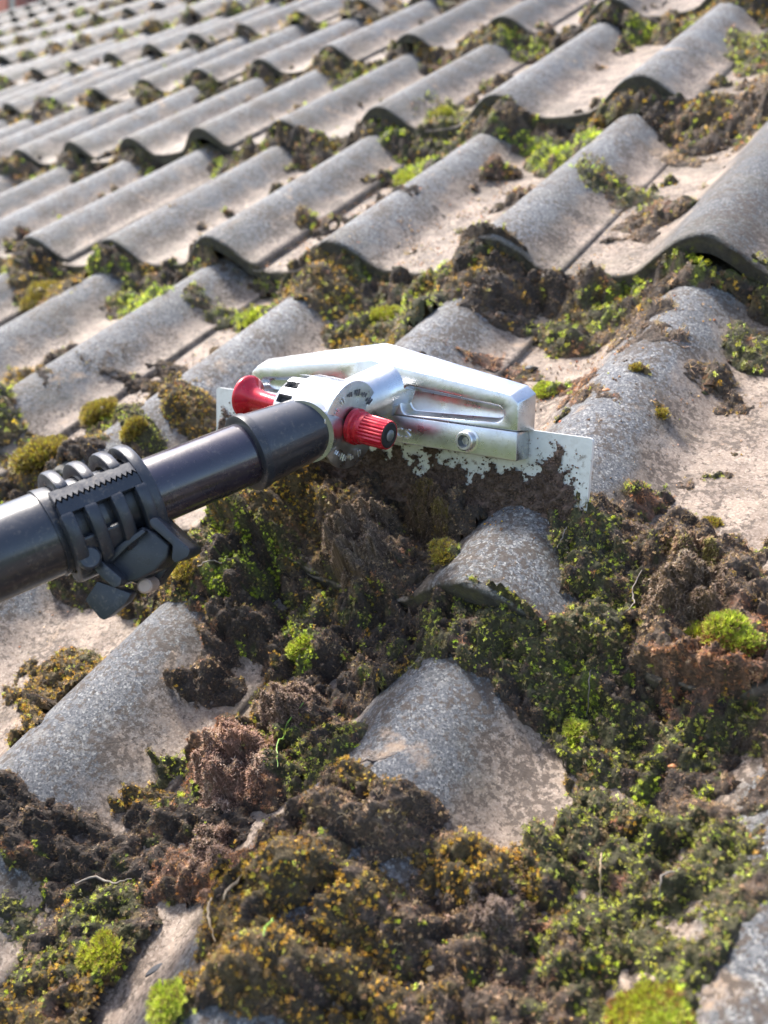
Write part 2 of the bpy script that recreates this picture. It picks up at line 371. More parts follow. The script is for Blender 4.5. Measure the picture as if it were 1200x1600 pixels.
# ------------------------------------------------------------------ moss and soil cover
MOSS = [(-0.6746, -0.6569, 193, 225, 1043, 9, 1),(-0.5013, -0.6676, 448, 401, 2033, 9, 2),(-0.3485, -0.673, 1025, 637, 4484, 8, 2),
(-0.3963, -0.6675, 432, 241, 3035, 6, 4),(-0.2879, -0.6463, 605, 400, 1418, 9, 1),(-0.2063, -0.673, 246, 108, 809, 10, 4),
(-0.2107, -0.7014, 846, 233, 3802, 7, 1),(-0.1426, -0.6308, 403, 189, 710, 11, 0),(-0.0753, -0.6589, 1367, 452, 2575, 8, 4),
(-0.0373, -0.6564, 512, -387, 8654, 5, 5),(0.0011, -0.6216, 2599, 663, 5167, 2, 5),(0.0464, -0.6633, 3416, 784, 1891, 6, 4),
(-0.1718, -0.6365, 910, 463, 1595, 9, 1),(-0.112, -0.7074, 719, 61, 2982, 4, 3),(-0.2026, -0.7132, 1252, 517, 3575, 7, 1),
(-0.119, -0.7378, 1305, 29, 5244, 4, 0),(-0.4137, -0.7785, 341, -351, 4955, 5, 0),(-0.5205, -0.8031, 892, 925, 3476, 7, 1),
(-0.3402, -0.7279, 3288, 2111, 10785, 6, 0),(-0.3928, -0.7526, 698, -51, 6469, 4, 0),(-0.4573, -0.8214, 652, -416, 7210, 4, 0),
(-0.3723, -0.8858, 183, -67, 1285, 8, 1),(-0.4468, -0.8625, 1087, 1254, 3210, 8, 4),(-0.3348, -0.8444, 727, -492, 6072, 6, 4),
(-0.2727, -0.8212, 1103, 601, 3023, 9, 1),(-0.2295, -0.8472, 1257, 496, 3526, 8, 1),(-0.3294, -0.7987, 1026, -2491, 19143, 4, 1),
(-0.2867, -0.8562, 3420, 2941, 6352, 7, 4),(-0.311, -0.8925, 613, -370, 4155, 7, 0),(-0.133, -0.8854, 650, -162, 2345, 13, 1),
(-0.0806, -0.8907, 641, 12, 1469, 17, 5),(-0.0586, -0.8626, 1090, -152, 2879, 14, 5),(-0.023, -0.8457, 977, -1379, 6397, 9, 0),
(0.008, -0.8421, 3256, -1444, 10074, 7, 0),(-0.0878, -0.8549, 1128, -454, 4337, 16, 0),(-0.0934, -0.872, 850, -185, 2703, 28, 5),
(-0.0494, -0.8649, 1355, -395, 4059, 28, 0),(-0.1338, -0.8722, 1378, 406, 2837, 22, 1),(-0.0707, -0.8557, 1038, -1740, 8023, 26, 0),
(-0.0152, -0.847, 6684, -3470, 23570, 10, 0),(-0.1448, -0.9171, 735, 37, 2066, 12, 4),(-0.1575, -0.9406, 3989, 131, 11804, 9, 1),
(-0.1085, -0.9429, 635, -85, 1785, 14, 0),(-0.0851, -0.9457, 3374, 1090, 5462, 13, 2),(-0.0487, -0.9371, 822, -537, 2779, 11, 0),
(0.0041, -0.926, 1374, -1051, 4446, 9, 4),(0.0371, -0.9236, 3838, -2285, 9940, 9, 4),(-0.0197, -0.8916, 5296, -3303, 18074, 5, 4),
(-0.0595, -0.9584, 1443, -928, 4785, 11, 0),(-0.026, -0.9498, 4180, -3299, 14067, 10, 4),(-0.0659, -0.9795, 1513, -304, 3733, 14, 5),
(-0.0738, -1.0106, 1030, -85, 2407, 17, 3),(-0.0455, -0.9956, 1392, -278, 3150, 13, 4),(-0.0791, -1.0419, 1409, -1480, 5099, 7.48, 0),
(-0.1084, -1.0419, 3556, -4628, 14865, 7, 1),(-0.1191, -0.9803, 3409, 2071, 5314, 9, 0),(0.0583, -0.9409, 4434, 1128, 2401, 9, 4),
(0.0427, -0.9174, 5606, 1056, 4333, 9, 4),(0.0412, -0.8694, 1732, 309, 1350, 13, 4),(0.0714, -0.8481, 1184, -482, 2753, 14, 5),
(0.0778, -0.884, 1958, -181, 2376, 19, 5),(0.1002, -0.8932, 2606, -279, 2774, 19, 3),(0.0966, -0.8634, 4802, 791, 1887, 15, 5),
(0.0899, -0.9343, 2072, -1460, 4870, 9, 4),(0.1114, -0.9394, 2535, -1066, 3986, 6, 0),(0.0931, -0.9087, 5263, -3011, 11484, 14, 3),
(-0.1099, -1.0741, 1235, -1670, 4916, 8.16, 0),(-0.1469, -1.0784, 2284, -1143, 8200, 6.12, 0),(-0.0021, -1.0049, 4241, -4731, 14148, 8.16, 1),
(-0.0055, -1.026, 1699, -2120, 5776, 11.6, 5),(0.0503, -1.0091, 3229, -4349, 10608, 9.52, 1),(0.0685, -0.992, 8782, -5951, 18965, 6.8, 4),
(0.0213, -1.0137, 6964, -5164, 17544, 6.12, 5),(0.0781, -0.9875, 2988, -2356, 6883, 8.16, 4),(0.1076, -0.974, 1394, -696, 2283, 8.84, 4),
(-0.0463, -1.0558, 1386, -1250, 4282, 9.52, 3),(0.0014, -1.0509, 898, -726, 2349, 11.6, 1),(0.0523, -1.0305, 1119, -915, 2612, 10.2, 5),
(0.0895, -1.0142, 1552, -975, 2872, 9.52, 4),(-0.0813, -1.0966, 756, -529, 2335, 7.48, 4),(-0.0657, -1.1179, 1107, -1178, 3482, 7.48, 1),
(0.023, -1.0714, 1328, -1614, 3782, 10.9, 1),(0.0738, -1.0487, 2165, -2524, 5609, 9.52, 5),(0.1034, -1.033, 2674, -2648, 5992, 8.84, 4),
(0.117, -1.0026, 3740, -940, 4039, 8.84, 4),(0.1255, -0.9749, 4918, 73, 2807, 6.8, 4),(-0.0175, -1.065, 3378, 1117, 4832, 8.84, 1),
(-0.2094, -1.0091, 788, -510, 3589, 7, 1),(-0.1764, -1.0341, 1594, -1323, 6891, 8, 1),(-0.1807, -1.0548, 5463, 777, 18126, 6, 1),
(-0.2054, -0.9896, 2967, -3508, 16288, 5, 4),(0.0652, -0.7817, 5152, -7939, 41063, 4, 4),(0.0233, -0.7492, 35400, 3714, 51080, 4, 1),
(-0.0045, -0.7407, 53166, 11550, 62080, 3, 1),(0.0076, -0.7296, 40700, 8344, 46013, 4, 1),(-0.056, -0.7209, 6568, 995, 16002, 4, 2),
(-0.024, -0.774, 28676, 6737, 34914, 4, 4),(0.0667, -0.8153, 5125, -5414, 25584, 4, 4),(0.0614, -0.8343, 2289, -3333, 13676, 8, 5),
(0.0347, -0.8417, 3573, -924, 7998, 7, 5),(0.0538, -1.0062, 2167, -2051, 5722, 17, 1),(0.0646, -0.9938, 8338, 362, 7953, 14, 4),
(0.016, -1.0054, 5045, -1577, 9650, 10, 5),(-0.1292, -0.9841, 3129, 2300, 4590, 9, 5),(-0.1126, -1.0301, 3022, -2330, 10984, 8, 4),
(0.0459, -0.9427, 15753, 5945, 6012, 7, 4),(-0.0152, -0.6827, 820, 181, 1351, 3.4, 5),(-0.0334, -0.7259, 1784, 626, 1238, 3.2, 3),
(0.0426, -0.7154, 1891, 320, 1850, 3.3, 5),(0.0586, -0.7891, 1628, -605, 4743, 3, 5),(-0.008, -0.7594, 4800, 1347, 3974, 2.8, 5),
(0.0642, -0.7573, 4544, 490, 4312, 3, 1),(-0.0753, -0.5203, 1176, 506, 1192, 2.6, 5),(0.0872, -0.9709, 2494, -1258, 4485, 10, 4),
(0.0698, -0.9707, 14144, 4086, 6313, 8, 4),(0.0957, -0.9093, 3424, -5281, 15180, 14, 3),(0.1104, -0.9504, 3955, -1724, 6224, 8, 5),
(0.1219, -0.9402, 7367, 536, 3490, 10, 5),(0.0935, -0.9022, 2179, -2721, 8390, 17, 5),(0.0496, -0.9009, 4023, 409, 3700, 12, 4),
(-0.2055, -1.025, 962, -689, 4364, 8, 1),(-0.205, -0.3682, 699, 460, 964, 9, 2),(-0.0447, -0.3059, 1509, 480, 405, 5, 5),
(-0.0854, -0.1627, 1169, 384, 274, 6, 4),(-0.078, -0.38, 1044, 530, 1112, 2.5, 5),(-0.1107, -0.4674, 734, 408, 1194, 4, 4),
(-0.0636, -0.5886, 586, 241, 4840, 1.5, 5),(0.032, -0.5889, 17713, 4639, 2864, 6, 4),(-0.3547, -0.3957, 1422, 1109, 2214, 8, 2),
(-0.3817, -0.282, 586, 409, 541, 6, 4),(-0.0628, -0.5413, 1262, 586, 2724, 3, 5),(-0.2177, -0.5336, 2899, 1977, 8553, 3, 4),
(-0.2951, -0.4922, 590, 827, 6256, 2, 0),(0.099, -0.897, 5569, -760, 6343, 14, 2),(0.1159, -1.0264, 5952, -2996, 8634, 8, 2),
(-0.3687, -0.8314, 910, 626, 3139, 6, 2),(-0.3506, -0.4024, 886, 847, 2572, 6, 2),(-0.3468, -0.6749, 738, 300, 5451, 5, 2),
(-0.0827, -0.9477, 3744, 698, 7056, 11, 2),(-0.061, -1.1002, 7091, -269, 16986, 7, 2),(-0.0093, -1.0989, 15523, -5866, 33726, 6, 2),
(0.0538, -0.9396, 9510, 2843, 4554, 8, 2),(0.0873, -0.9467, 3724, -2485, 8266, 7, 2),(-0.0307, -0.9479, 9031, -7036, 30717, 9, 2),
(0.0423, -0.9227, 7239, -8215, 27307, 9, 2),(-0.5013, -0.6676, 373, 278, 2689, 9, 2),(-0.198, -0.3837, 1044, 727, 1755, 8, 2)]
BARE = [(-0.1548, -1.0138, 557, -780, 2798, 0),(-0.1387, -1.0172, 760, -607, 3031, 20),(-0.1461, -1.0494, 1153, -1507, 5144, 18),
(-0.1528, -0.9821, 1474, 242, 3962, 14),(0.0155, -0.9659, 1115, -237, 2012, 20),(0.0124, -0.9855, 2865, -1390, 6523, 14),
(0.0465, -0.9638, 6308, 1433, 4566, 14),(0.0036, -0.8851, 1857, 333, 2026, 16),(-0.0013, -0.901, 3588, -7528, 24625, 12),
(0.0377, -0.7623, 441, 62, 461, 1.2),(-0.0163, -0.7104, 568, 140, 706, 0.8),(-0.047, -0.7663, 2552, 905, 2234, 3),
(-0.0362, -1.0934, 3405, 1784, 5524, 24),(-0.0345, -1.1059, 3274, 906, 6240, 22),(-0.0413, -1.0768, 10644, 6054, 15954, 14),
(0.1443, -1.0087, 58454, 7545, 15848, 16),(-0.1667, -0.9739, 1708, -770, 6719, 8),(-0.1796, -0.901, 1371, -443, 5786, 12),
(0.076, -0.7993, 2166, -141, 3082, 2),(-0.1974, -0.9775, 1082, -1120, 5719, 4),(-0.1388, -0.6945, 1581, 575, 3716, 10),
(-0.2847, -0.7352, 197, 60, 960, 6),(-0.1752, -0.8943, 1401, -508, 6071, 8),(-0.1293, -0.538, 980, 449, 445, 3),
(-0.0053, -0.4954, 2135, 610, 359, 5),(0.0042, -0.5447, 1643, 479, 457, 8),(-0.0214, -0.5574, 1508, 567, 2579, 6),
(-0.1518, -0.208, 995, 363, 202, 7),(0.002, -0.6055, 7075, 2067, 8276, 6),(-0.2009, -0.1908, 605, 263, 203, 5),
(-0.2362, -0.2502, 1281, 600, 441, 4)]

# linear base colours for the kinds of growth: each is a list of (colour, weight)
PAL = {0: [((0.091, 0.058, 0.037), 3), ((0.171, 0.105, 0.066), 3), ((0.317, 0.210, 0.136), 1.6), ((0.561, 0.410, 0.273), .5)],
       1: [((.46, .40, .05), 1.5), ((0.488, 0.263, 0.031), 3), ((0.634, 0.399, 0.053), 1.6), ((0.256, 0.152, 0.053), 3), ((0.448, 0.412, 0.080), .8), ((0.146, 0.089, 0.048), 3), ((0.390, 0.242, 0.132), 1.6)],
       2: [((0.403, 0.494, 0.035), 3), ((0.605, 0.639, 0.070), 2), ((0.224, 0.268, 0.030), 2), ((0.220, 0.137, 0.053), 1.5)],
       3: [((0.464, 0.200, 0.097), 3), ((0.561, 0.304, 0.176), 2), ((0.268, 0.121, 0.066), 2), ((0.671, 0.441, 0.282), .8), ((0.610, 0.231, 0.062), .8)],
       4: [((.27, .26, .045), 3), ((.42, .42, .06), 2), ((.13, .11, .05), 2.5), ((.50, .56, .08), 1.2), ((.26, .18, .10), 4), ((.42, .33, .20), 1.2)],
       5: [((0.329, 0.205, 0.123), 3), ((0.488, 0.326, 0.202), 2), ((0.189, 0.116, 0.070), 3), ((0.439, 0.284, 0.070), 1), ((0.671, 0.483, 0.317), .8)]}
SHC = np.array([(.07, .05, .038), (.14, .10, .045), (.14, .16, .035), (.20, .115, .075), (.09, .085, .035), (.14, .098, .07)])
def cover(x, y):
    """thickness of growth in metres and the weight of each kind at roof points"""
    k = -y / s; i = -x / s
    z0, below = surf(x, y)
    wx = fbm(x, y, .03, 3, 71) * .006; wy = fbm(x, y, .03, 3, 72) * .006
    xw = x + wx; yw = y + wy
    W = [np.zeros_like(x) for _ in range(6)]
    T = np.full_like(x, -.0035)
    # wedge of debris in the angle below every lip
    wid = .16 + .22 * smooth(-.5, .6, fbm(x, y, .12, 3, 5)) + .12 * (prof(i) < -.12)
    crest = 1 + prof(i) / HR
    big = fbm(x, y, .45, 3, 8)
    wid = wid * (1 + .7 * big)
    wedge = STEP * s * (0.95 + .5 * big - .22 * crest + .45 * fbm(x, y, .05, 3, 6)) * np.clip(1 - below / wid, 0, 1) ** .8
    T = np.where(below < wid, np.maximum(T, wedge - .0015), T)
    inw = (below < wid) * 1.
    W[0] += inw * (.8 + 1.2 * fbm(x, y, .05, 3, 11)).clip(0); W[4] += inw * (.6 + 1.6 * fbm(x, y, .07, 3, 12)).clip(0)
    W[1] += inw * (.4 + 1.8 * fbm(x, y, .06, 3, 13)).clip(0); W[2] += inw * (1.8 * fbm(x, y, .08, 3, 14) - .35).clip(0) * 3
    # loose patches lying in the pans everywhere
    pan = smooth(.55, .1, crest)
    pt = fbm(x, y, .06, 5, 21) + .30 * pan - .54 + .07 * smooth(4.3, 3.8, k)
    T = np.maximum(T, pt * .016 * (pan + .12))
    W[5] += .15 + (fbm(x, y, .05, 3, 15)).clip(0); W[0] += .15 + fbm(x, y, .04, 3, 16).clip(0); W[1] += fbm(x, y, .05, 3, 17).clip(0) * .8; W[4] += fbm(x, y, .05, 3, 18).clip(0) * .8
    W[3] += (fbm(x, y, .04, 3, 19) - .15).clip(0) * 1.2
    for (cx, cy, a, b, c, th, ty) in MOSS:
        dx = xw - cx; dy = yw - cy
        q = a * dx * dx + 2 * b * dx * dy + c * dy * dy
        m = q < 2.2
        if not m.any(): continue
        t = th * .001 * np.clip(1.15 - q ** .9 * .85, -.5, 1) ** 1
        T = np.where(m, np.maximum(T, t), T); W[ty] += np.clip(1.5 - q, 0, 1.5) * 1.7
    for (cx, cy, a, b, c, th) in BARE:
        dx = xw - cx; dy = yw - cy
        q = a * dx * dx + 2 * b * dx * dy + c * dy * dy
        T = T - th * .001 * smooth(1.35, .75, q)
    return T, W, z0, below
def lumps(x, y, T, sc=1.0):
    A = np.clip(T, 0, .012)
    d1, r1 = domes(x, y, .016 * sc, 41); d2, r2 = domes(x, y, .0065 * sc, 51); d3, r3 = domes(x, y, .0028 * sc, 61)
    act = smooth(-.002, .004, T)
    t = T - .0030 + fbm(x, y, .022 * sc, 4, 31) * (.0032 + .5 * A) + act * (.35 + .65 * smooth(.001, .009, T)) * (d1 * .65 + d2 * .95 + d3 * .9) + act * fbm(x, y, .004 * sc, 3, 33) * .0026
    hole = smooth(.12, .5, fbm(x, y, .014, 3, 37)) * act * .6
    t = t - hole * A * 1.2
    return t, r1, r2
def kinds(W, x, y, r1, r2):
    """pick one kind per point, clumped by cushion"""
    S = np.stack([w + .10 for w in W], 0) ** 1.5
    S = S / S.sum(0)
    c = np.cumsum(S, 0)
    u = (r1 * .62 + r2 * 1.31) % 1.0
    return np.minimum((u[None] > c).sum(0), 5)

def patch(i0, i1, k0, k1, res, sc):
    xs = np.arange(-i1 * s, -i0 * s, res); ys = np.arange(-k1 * s, -k0 * s, res)
    X, Y = np.meshgrid(xs, ys)
    T, W, z0, below = cover(X, Y)
    t, r1, r2 = lumps(X, Y, T, sc)
    # the blade keeps growth from standing through it
    z = z0 + np.where(t > 0, t, np.maximum(t * 3 - .0004, -.008))
    kd = kinds(W, X, Y, r1, r2)
    col = SHC[kd] * (.7 + .6 * r2[..., None])
    return X, Y, z, t, kd, col, W, r1, r2
PATCHES = [(-1.3, 2.75, 4.75, 7.75, .00125, 1.0), (-1.8, 7.0, -.35, 4.75, .0029, 1.2), (2.75, 7.0, 4.75, 6.6, .003, 1.2), (-1.5, 24.0, -9.5, -.35, .009, 1.9), (7.0, 16.0, -.35, 4.2, .006, 1.6)]
SV = []; SF = []; SC = []; off = 0; PT = []
rng = np.random.default_rng(7)
def grid_faces(nx, ny, keep):
    j, a = np.nonzero(keep); q = j * nx + a
    return np.stack([q, q + 1, q + nx + 1, q + nx], 1)
DENS = [(1.45e-3, 400000), (3.0e-3, 110000), (3.4e-3, 16000), (7.5e-3, 40000), (6e-3, 14000)]
for pi_, (pp, (size, cnt)) in enumerate(zip(PATCHES, DENS)):
    X, Y, z, t, kd, col, W, r1, r2 = patch(*pp)
    ny, nx = X.shape
    on = t > -.0008
    keep = on[:-1, :-1] | on[1:, :-1] | on[:-1, 1:] | on[1:, 1:]
    # no skin stretched down the face of a step
    zz = np.stack([z[:-1, :-1], z[1:, :-1], z[:-1, 1:], z[1:, 1:]]); allon = on[:-1, :-1] & on[1:, :-1] & on[:-1, 1:] & on[1:, 1:]
    keep &= (allon & ((zz.max(0) - zz.min(0)) < .028)) | ((zz.max(0) - zz.min(0)) < .009)
    # points for the sprigs
    aj, ai = np.nonzero(t[:-1, :-1] > .0002)
    n = min(cnt, int(len(aj) * 1.0))
    gy0, gx0 = np.gradient(z, pp[4]); wq = np.minimum(np.sqrt(1 + gx0 ** 2 + gy0 ** 2), 12)[aj, ai] * keep[aj, ai]; wq = np.cumsum(wq); wq /= wq[-1]
    pick = np.searchsorted(wq, rng.random(n))
    j = aj[pick]; a = ai[pick]
    fu = rng.random(n); fv = rng.random(n)
    def bl(A): return (A[j, a] * (1 - fu) + A[j, a + 1] * fu) * (1 - fv) + (A[j + 1, a] * (1 - fu) + A[j + 1, a + 1] * fu) * fv
    px, py, pz = bl(X), bl(Y), bl(z)
    gy, gx = np.gradient(z, pp[4])
    nrm = np.stack([-bl(gx), -bl(gy), np.ones(n)], 1)
    nrm[:, :2] = np.clip(nrm[:, :2], -1.5, 1.5)
    PT.append((np.stack([px, py, pz], 1), nrm, kd[j, a], r2[j, a], np.full(n, size), t[j, a]))
    used = np.zeros(nx * ny, bool); fc = grid_faces(nx, ny, keep); used[fc.ravel()] = True
    idx = np.cumsum(used) - 1
    v = np.stack([X.ravel(), Y.ravel(), z.ravel()], 1)[used]
    SV.append(v); SC.append(col.reshape(-1, 3)[used]); SF.append(idx[fc] + off); off += len(v)
me = np_mesh(np.concatenate(SV), np.concatenate(SF)); set_col(me, 'col', np.concatenate(SC))
print('sheet quads', len(me.polygons))
o = mesh_obj('moss_and_soil', me, SHEET)
tag(o, 'dark soil and matted dead moss lying over the roof tiles and under their lips', 'moss soil', kind='stuff')

# ---- sprig prototypes (a few triangles each), instanced over the cover by geometry nodes
def strip(v, f, pts, wd, side):
    """flat tapering strip through pts"""
    b = len(v); n = len(pts)
    for q, p_ in enumerate(pts):
        w_ = wd * (1 - q / (n - 1)) ** .7 * (0.75 if q == 0 else 1)
        v.append(tuple(p_ - side * w_)); v.append(tuple(p_ + side * w_))
    for q in range(n - 1):
        f.append((b + 2 * q, b + 2 * q + 1, b + 2 * q + 3, b + 2 * q + 2))
def proto_mesh(kind, seed):
    r = random.Random(seed); v = []; f = []
    if kind == 0:       # star rosette of pointed leaves
        for q in range(9):
            a = q * 2.4 + r.uniform(-.2, .2); el = r.uniform(.3, 1.15); L = r.uniform(.6, 1.0)
            d = Vector((math.cos(a), math.sin(a), 0)); sd = Vector((-d.y, d.x, 0))
            p0 = Vector((0, 0, r.uniform(0, .35))); p1 = p0 + (d * math.cos(el) + Vector((0, 0, math.sin(el)))) * L * .5
            p2 = p1 + (d * math.cos(el - .5) + Vector((0, 0, math.sin(el - .5)))) * L * .5
            strip(v, f, [p0, p1, p2], .13, sd)
    elif kind == 1:     # upright leafy shoots
        for q in range(4):
            a = r.uniform(0, 6.28); tilt = r.uniform(0, .45)
            d = Vector((math.cos(a) * math.sin(tilt), math.sin(a) * math.sin(tilt), math.cos(tilt)))
            b = Vector((r.uniform(-.35, .35), r.uniform(-.35, .35), 0)); H = r.uniform(.8, 1.3)
            for m in range(5):
                aa = m * 2.2 + r.random(); p0 = b + d * H * (m / 5)
                o_ = Vector((math.cos(aa), math.sin(aa), .9)).normalized()
                sd = o_.cross(Vector((0, 0, 1))).normalized()
                strip(v, f, [p0, p0 + o_ * .22, p0 + o_ * .42 + Vector((0, 0, .03))], .075, sd)
    elif kind == 2:     # tangled dead fibres
        for q in range(7):
            p_ = Vector((r.uniform(-.4, .4), r.uniform(-.4, .4), r.uniform(-.1, .3))); d = Vector((r.uniform(-1, 1), r.uniform(-1, 1), r.uniform(-.1, .9))).normalized()
            pts = [p_]
            for m in range(4):
                d = (d + Vector((r.uniform(-1, 1), r.uniform(-1, 1), r.uniform(-1, .6))) * .6).normalized(); p_ = p_ + d * .34; pts.append(p_)
            strip(v, f, pts, .055, d.cross(Vector((r.random(), .3, 1))).normalized())
    else:               # crumb of soil
        bm = bmesh.new(); bmesh.ops.create_icosphere(bm, subdivisions=1, radius=.5)
        for q in bm.verts: q.co *= r.uniform(.55, 1.15)
        v = [tuple(q.co) for q in bm.verts]; f = [tuple(x.index for x in q.verts) for q in bm.faces]; bm.free()
    me = bpy.data.meshes.new('sprig'); me.from_pydata(v, [], f); me.materials.append(LEAF); me.update(); return me
protos = []
for kd_, sd_ in ((0, 1), (0, 2), (1, 3), (2, 4), (2, 5), (3, 6)):
    protos.append(bpy.data.objects.new('sprig', proto_mesh(kd_, sd_)))
def instancer(name, pts, nrm, kind, scl, col, label, cat):
    n = len(pts); me = bpy.data.meshes.new(name); me.vertices.add(n); me.vertices.foreach_set('co', pts.astype(np.float32).ravel())
    nrm = nrm / np.linalg.norm(nrm, axis=1)[:, None]
    # euler XYZ that takes +Z to nrm, after a random spin about Z
    th = np.arccos(np.clip(nrm[:, 2], -1, 1)); ph = np.arctan2(nrm[:, 1], nrm[:, 0]); sp = rng.random(n) * 6.283
    def Rz(a): c_, s_ = np.cos(a), np.sin(a); o = np.zeros((n, 3, 3)); o[:, 0, 0] = c_; o[:, 0, 1] = -s_; o[:, 1, 0] = s_; o[:, 1, 1] = c_; o[:, 2, 2] = 1; return o
    def Ry(a): c_, s_ = np.cos(a), np.sin(a); o = np.zeros((n, 3, 3)); o[:, 0, 0] = c_; o[:, 0, 2] = s_; o[:, 2, 0] = -s_; o[:, 2, 2] = c_; o[:, 1, 1] = 1; return o
    Mx = Rz(ph) @ Ry(th) @ Rz(sp)
    ex = np.arctan2(Mx[:, 2, 1], Mx[:, 2, 2]); ey = -np.arcsin(np.clip(Mx[:, 2, 0], -1, 1)); ez = np.arctan2(Mx[:, 1, 0], Mx[:, 0, 0])
    a = me.attributes.new('rot', 'FLOAT_VECTOR', 'POINT'); a.data.foreach_set('vector', np.stack([ex, ey, ez], 1).astype(np.float32).ravel())
    set_f(me, 'scl', scl); set_col(me, 'col', col)
    a = me.attributes.new('sort', 'INT', 'POINT'); a.data.foreach_set('value', kind.astype(np.int32))
    o = mesh_obj(name, me); tag(o, label, cat, kind='stuff')
    ng = bpy.data.node_groups.new(name, 'GeometryNodeTree')
    ng.interface.new_socket('Geometry', in_out='INPUT', socket_type='NodeSocketGeometry')
    ng.interface.new_socket('Geometry', in_out='OUTPUT', socket_type='NodeSocketGeometry')
    gi = ng.nodes.new('NodeGroupInput'); go = ng.nodes.new('NodeGroupOutput'); jn = ng.nodes.new('GeometryNodeJoinGeometry')
    def at_(nm, dt):
        q = ng.nodes.new('GeometryNodeInputNamedAttribute'); q.data_type = dt; q.inputs[0].default_value = nm; return q.outputs[0]
    ar, as_, ak = at_('rot', 'FLOAT_VECTOR'), at_('scl', 'FLOAT'), at_('sort', 'INT')
    for j, pr in enumerate(protos):
        cmp_ = ng.nodes.new('FunctionNodeCompare'); cmp_.data_type = 'INT'; cmp_.operation = 'EQUAL'
        ng.links.new(ak, cmp_.inputs[2]); cmp_.inputs[3].default_value = j
        io = ng.nodes.new('GeometryNodeInstanceOnPoints'); oi = ng.nodes.new('GeometryNodeObjectInfo'); oi.inputs[0].default_value = pr
        oi.inputs[1].default_value = True
        ng.links.new(gi.outputs[0], io.inputs['Points']); ng.links.new(cmp_.outputs[0], io.inputs['Selection'])
        ng.links.new(oi.outputs['Geometry'], io.inputs['Instance']); ng.links.new(ar, io.inputs['Rotation']); ng.links.new(as_, io.inputs['Scale'])
        ng.links.new(io.outputs[0], jn.inputs[0])
    ng.links.new(jn.outputs[0], go.inputs[0])
    md = o.modifiers.new('sprigs', 'NODES'); md.node_group = ng
    return o
pts = np.concatenate([p_[0] for p_ in PT]); nrm = np.concatenate([p_[1] for p_ in PT]); kd = np.concatenate([p_[2] for p_ in PT])
r2 = np.concatenate([p_[3] for p_ in PT]); size = np.concatenate([p_[4] for p_ in PT]); tt = np.concatenate([p_[5] for p_ in PT])
n = len(pts)
def pick_colours(kd, r2):
    col = np.zeros((len(kd), 3)); u = rng.random(len(kd)) * .6 + r2 * .4
    for ty, lst in PAL.items():
        wv = np.array([w_ for _, w_ in lst]); cs = np.cumsum(wv) / wv.sum(); c = np.array([q for q, _ in lst])
        m = kd == ty; ii = np.minimum((u[m][:, None] > cs[None]).sum(1), len(lst) - 1); col[m] = c[ii]
    return col * rng.uniform(.7, 1.35, (len(kd), 1)) * rng.uniform(.92, 1.08, (len(kd), 3))
col = pick_colours(kd, r2)
prob = {0: [.1, .05, .05, .25, .2, .35], 1: [.16, .14, .46, .06, .07, .11], 2: [.15, .12, .67, .03, .03, 0], 3: [.07, .05, .1, .35, .33, .1],
        4: [.14, .12, .42, .1, .1, .12], 5: [.06, .06, .2, .25, .25, .18]}
so_ = np.zeros(n, int)
for ty, pr in prob.items():
    m = kd == ty; so_[m] = rng.choice(6, m.sum(), p=np.array(pr) / sum(pr))
scl = size * rng.uniform(.55, 1.25, n) * np.where(so_ == 5, .65, 1) * np.where(so_ == 2, 1.25, 1) * np.where(so_ < 2, .8, 1)
nj = nrm + rng.normal(0, .35, (n, 3))
instancer('moss', pts, nj, so_, scl, col, 'green, golden and brown moss growing over the roof tiles', 'moss')
# loose grit and crumbs scattered on the bare tile near by
n = 60000
gx = rng.uniform(-.42, .2, n); gy = rng.uniform(-1.15, -.4, n)
gz, bl_ = surf(gx, gy); i_ = -gx / s
m = (rng.random(n) < (.25 + .75 * (prof(i_) < -.12))) & (fbm(gx, gy, .025, 3, 81) > .12 - .5 * (rng.random(n) < .12))
gx, gy, gz = gx[m], gy[m], gz[m]; n = len(gx)
gk = rng.choice([0, 5, 3, 1], n, p=[.35, .35, .15, .15])
instancer('grit', np.stack([gx, gy, gz + .0004], 1), rng.normal(0, .4, (n, 3)) + np.array([0, 0, 1]),
          np.where(rng.random(n) < .8, 5, rng.choice([0, 3], n)), rng.uniform(.0004, .0017, n) * rng.uniform(.5, 1.2, n), pick_colours(gk, rng.random(n)) * 1.3,
          'crumbs of grit and dry moss scattered over the bare tile surfaces', 'grit')

# ------------------------------------------------------------------ the scraper
def cp(px, py, Z):
    """roof-frame point (metres) at depth Z spacings in front of the camera"""
    d = np.array([(px - 600) / 1280.74 * Z, (py - 800) / 1280.74 * Z, Z]) * s
    return Vector(RV.T @ d + CAM)
def V(a): return Vector(a)
def S(i, k, z): return Vector((-i * s, -k * s, z * s))
ALU = simple('milled_aluminium', (.56, .57, .59), .30, 1.0, 60, 0, .2)
ALU2 = simple('brushed_steel', (.66, .66, .66), .32, 1.0, 90)
RED = simple('red_anodised', (.48, .006, .022), .27, .35, 90, .3, .3)
BLACKP = simple('black_plastic', (.026, .029, .038), .33, 0, 90, 0, .3)
TUBE = simple('purple_black_tube', (.020, .015, .028), .24, .0, 50, .8, .22)
TUBE2 = simple('black_tube', (.020, .021, .028), .34, 0, 50, .4, .22)
RUB = simple('rubber', (.012, .012, .013), .6)
SCREW = simple('screw_end', (.25, .27, .28), .35, .8)
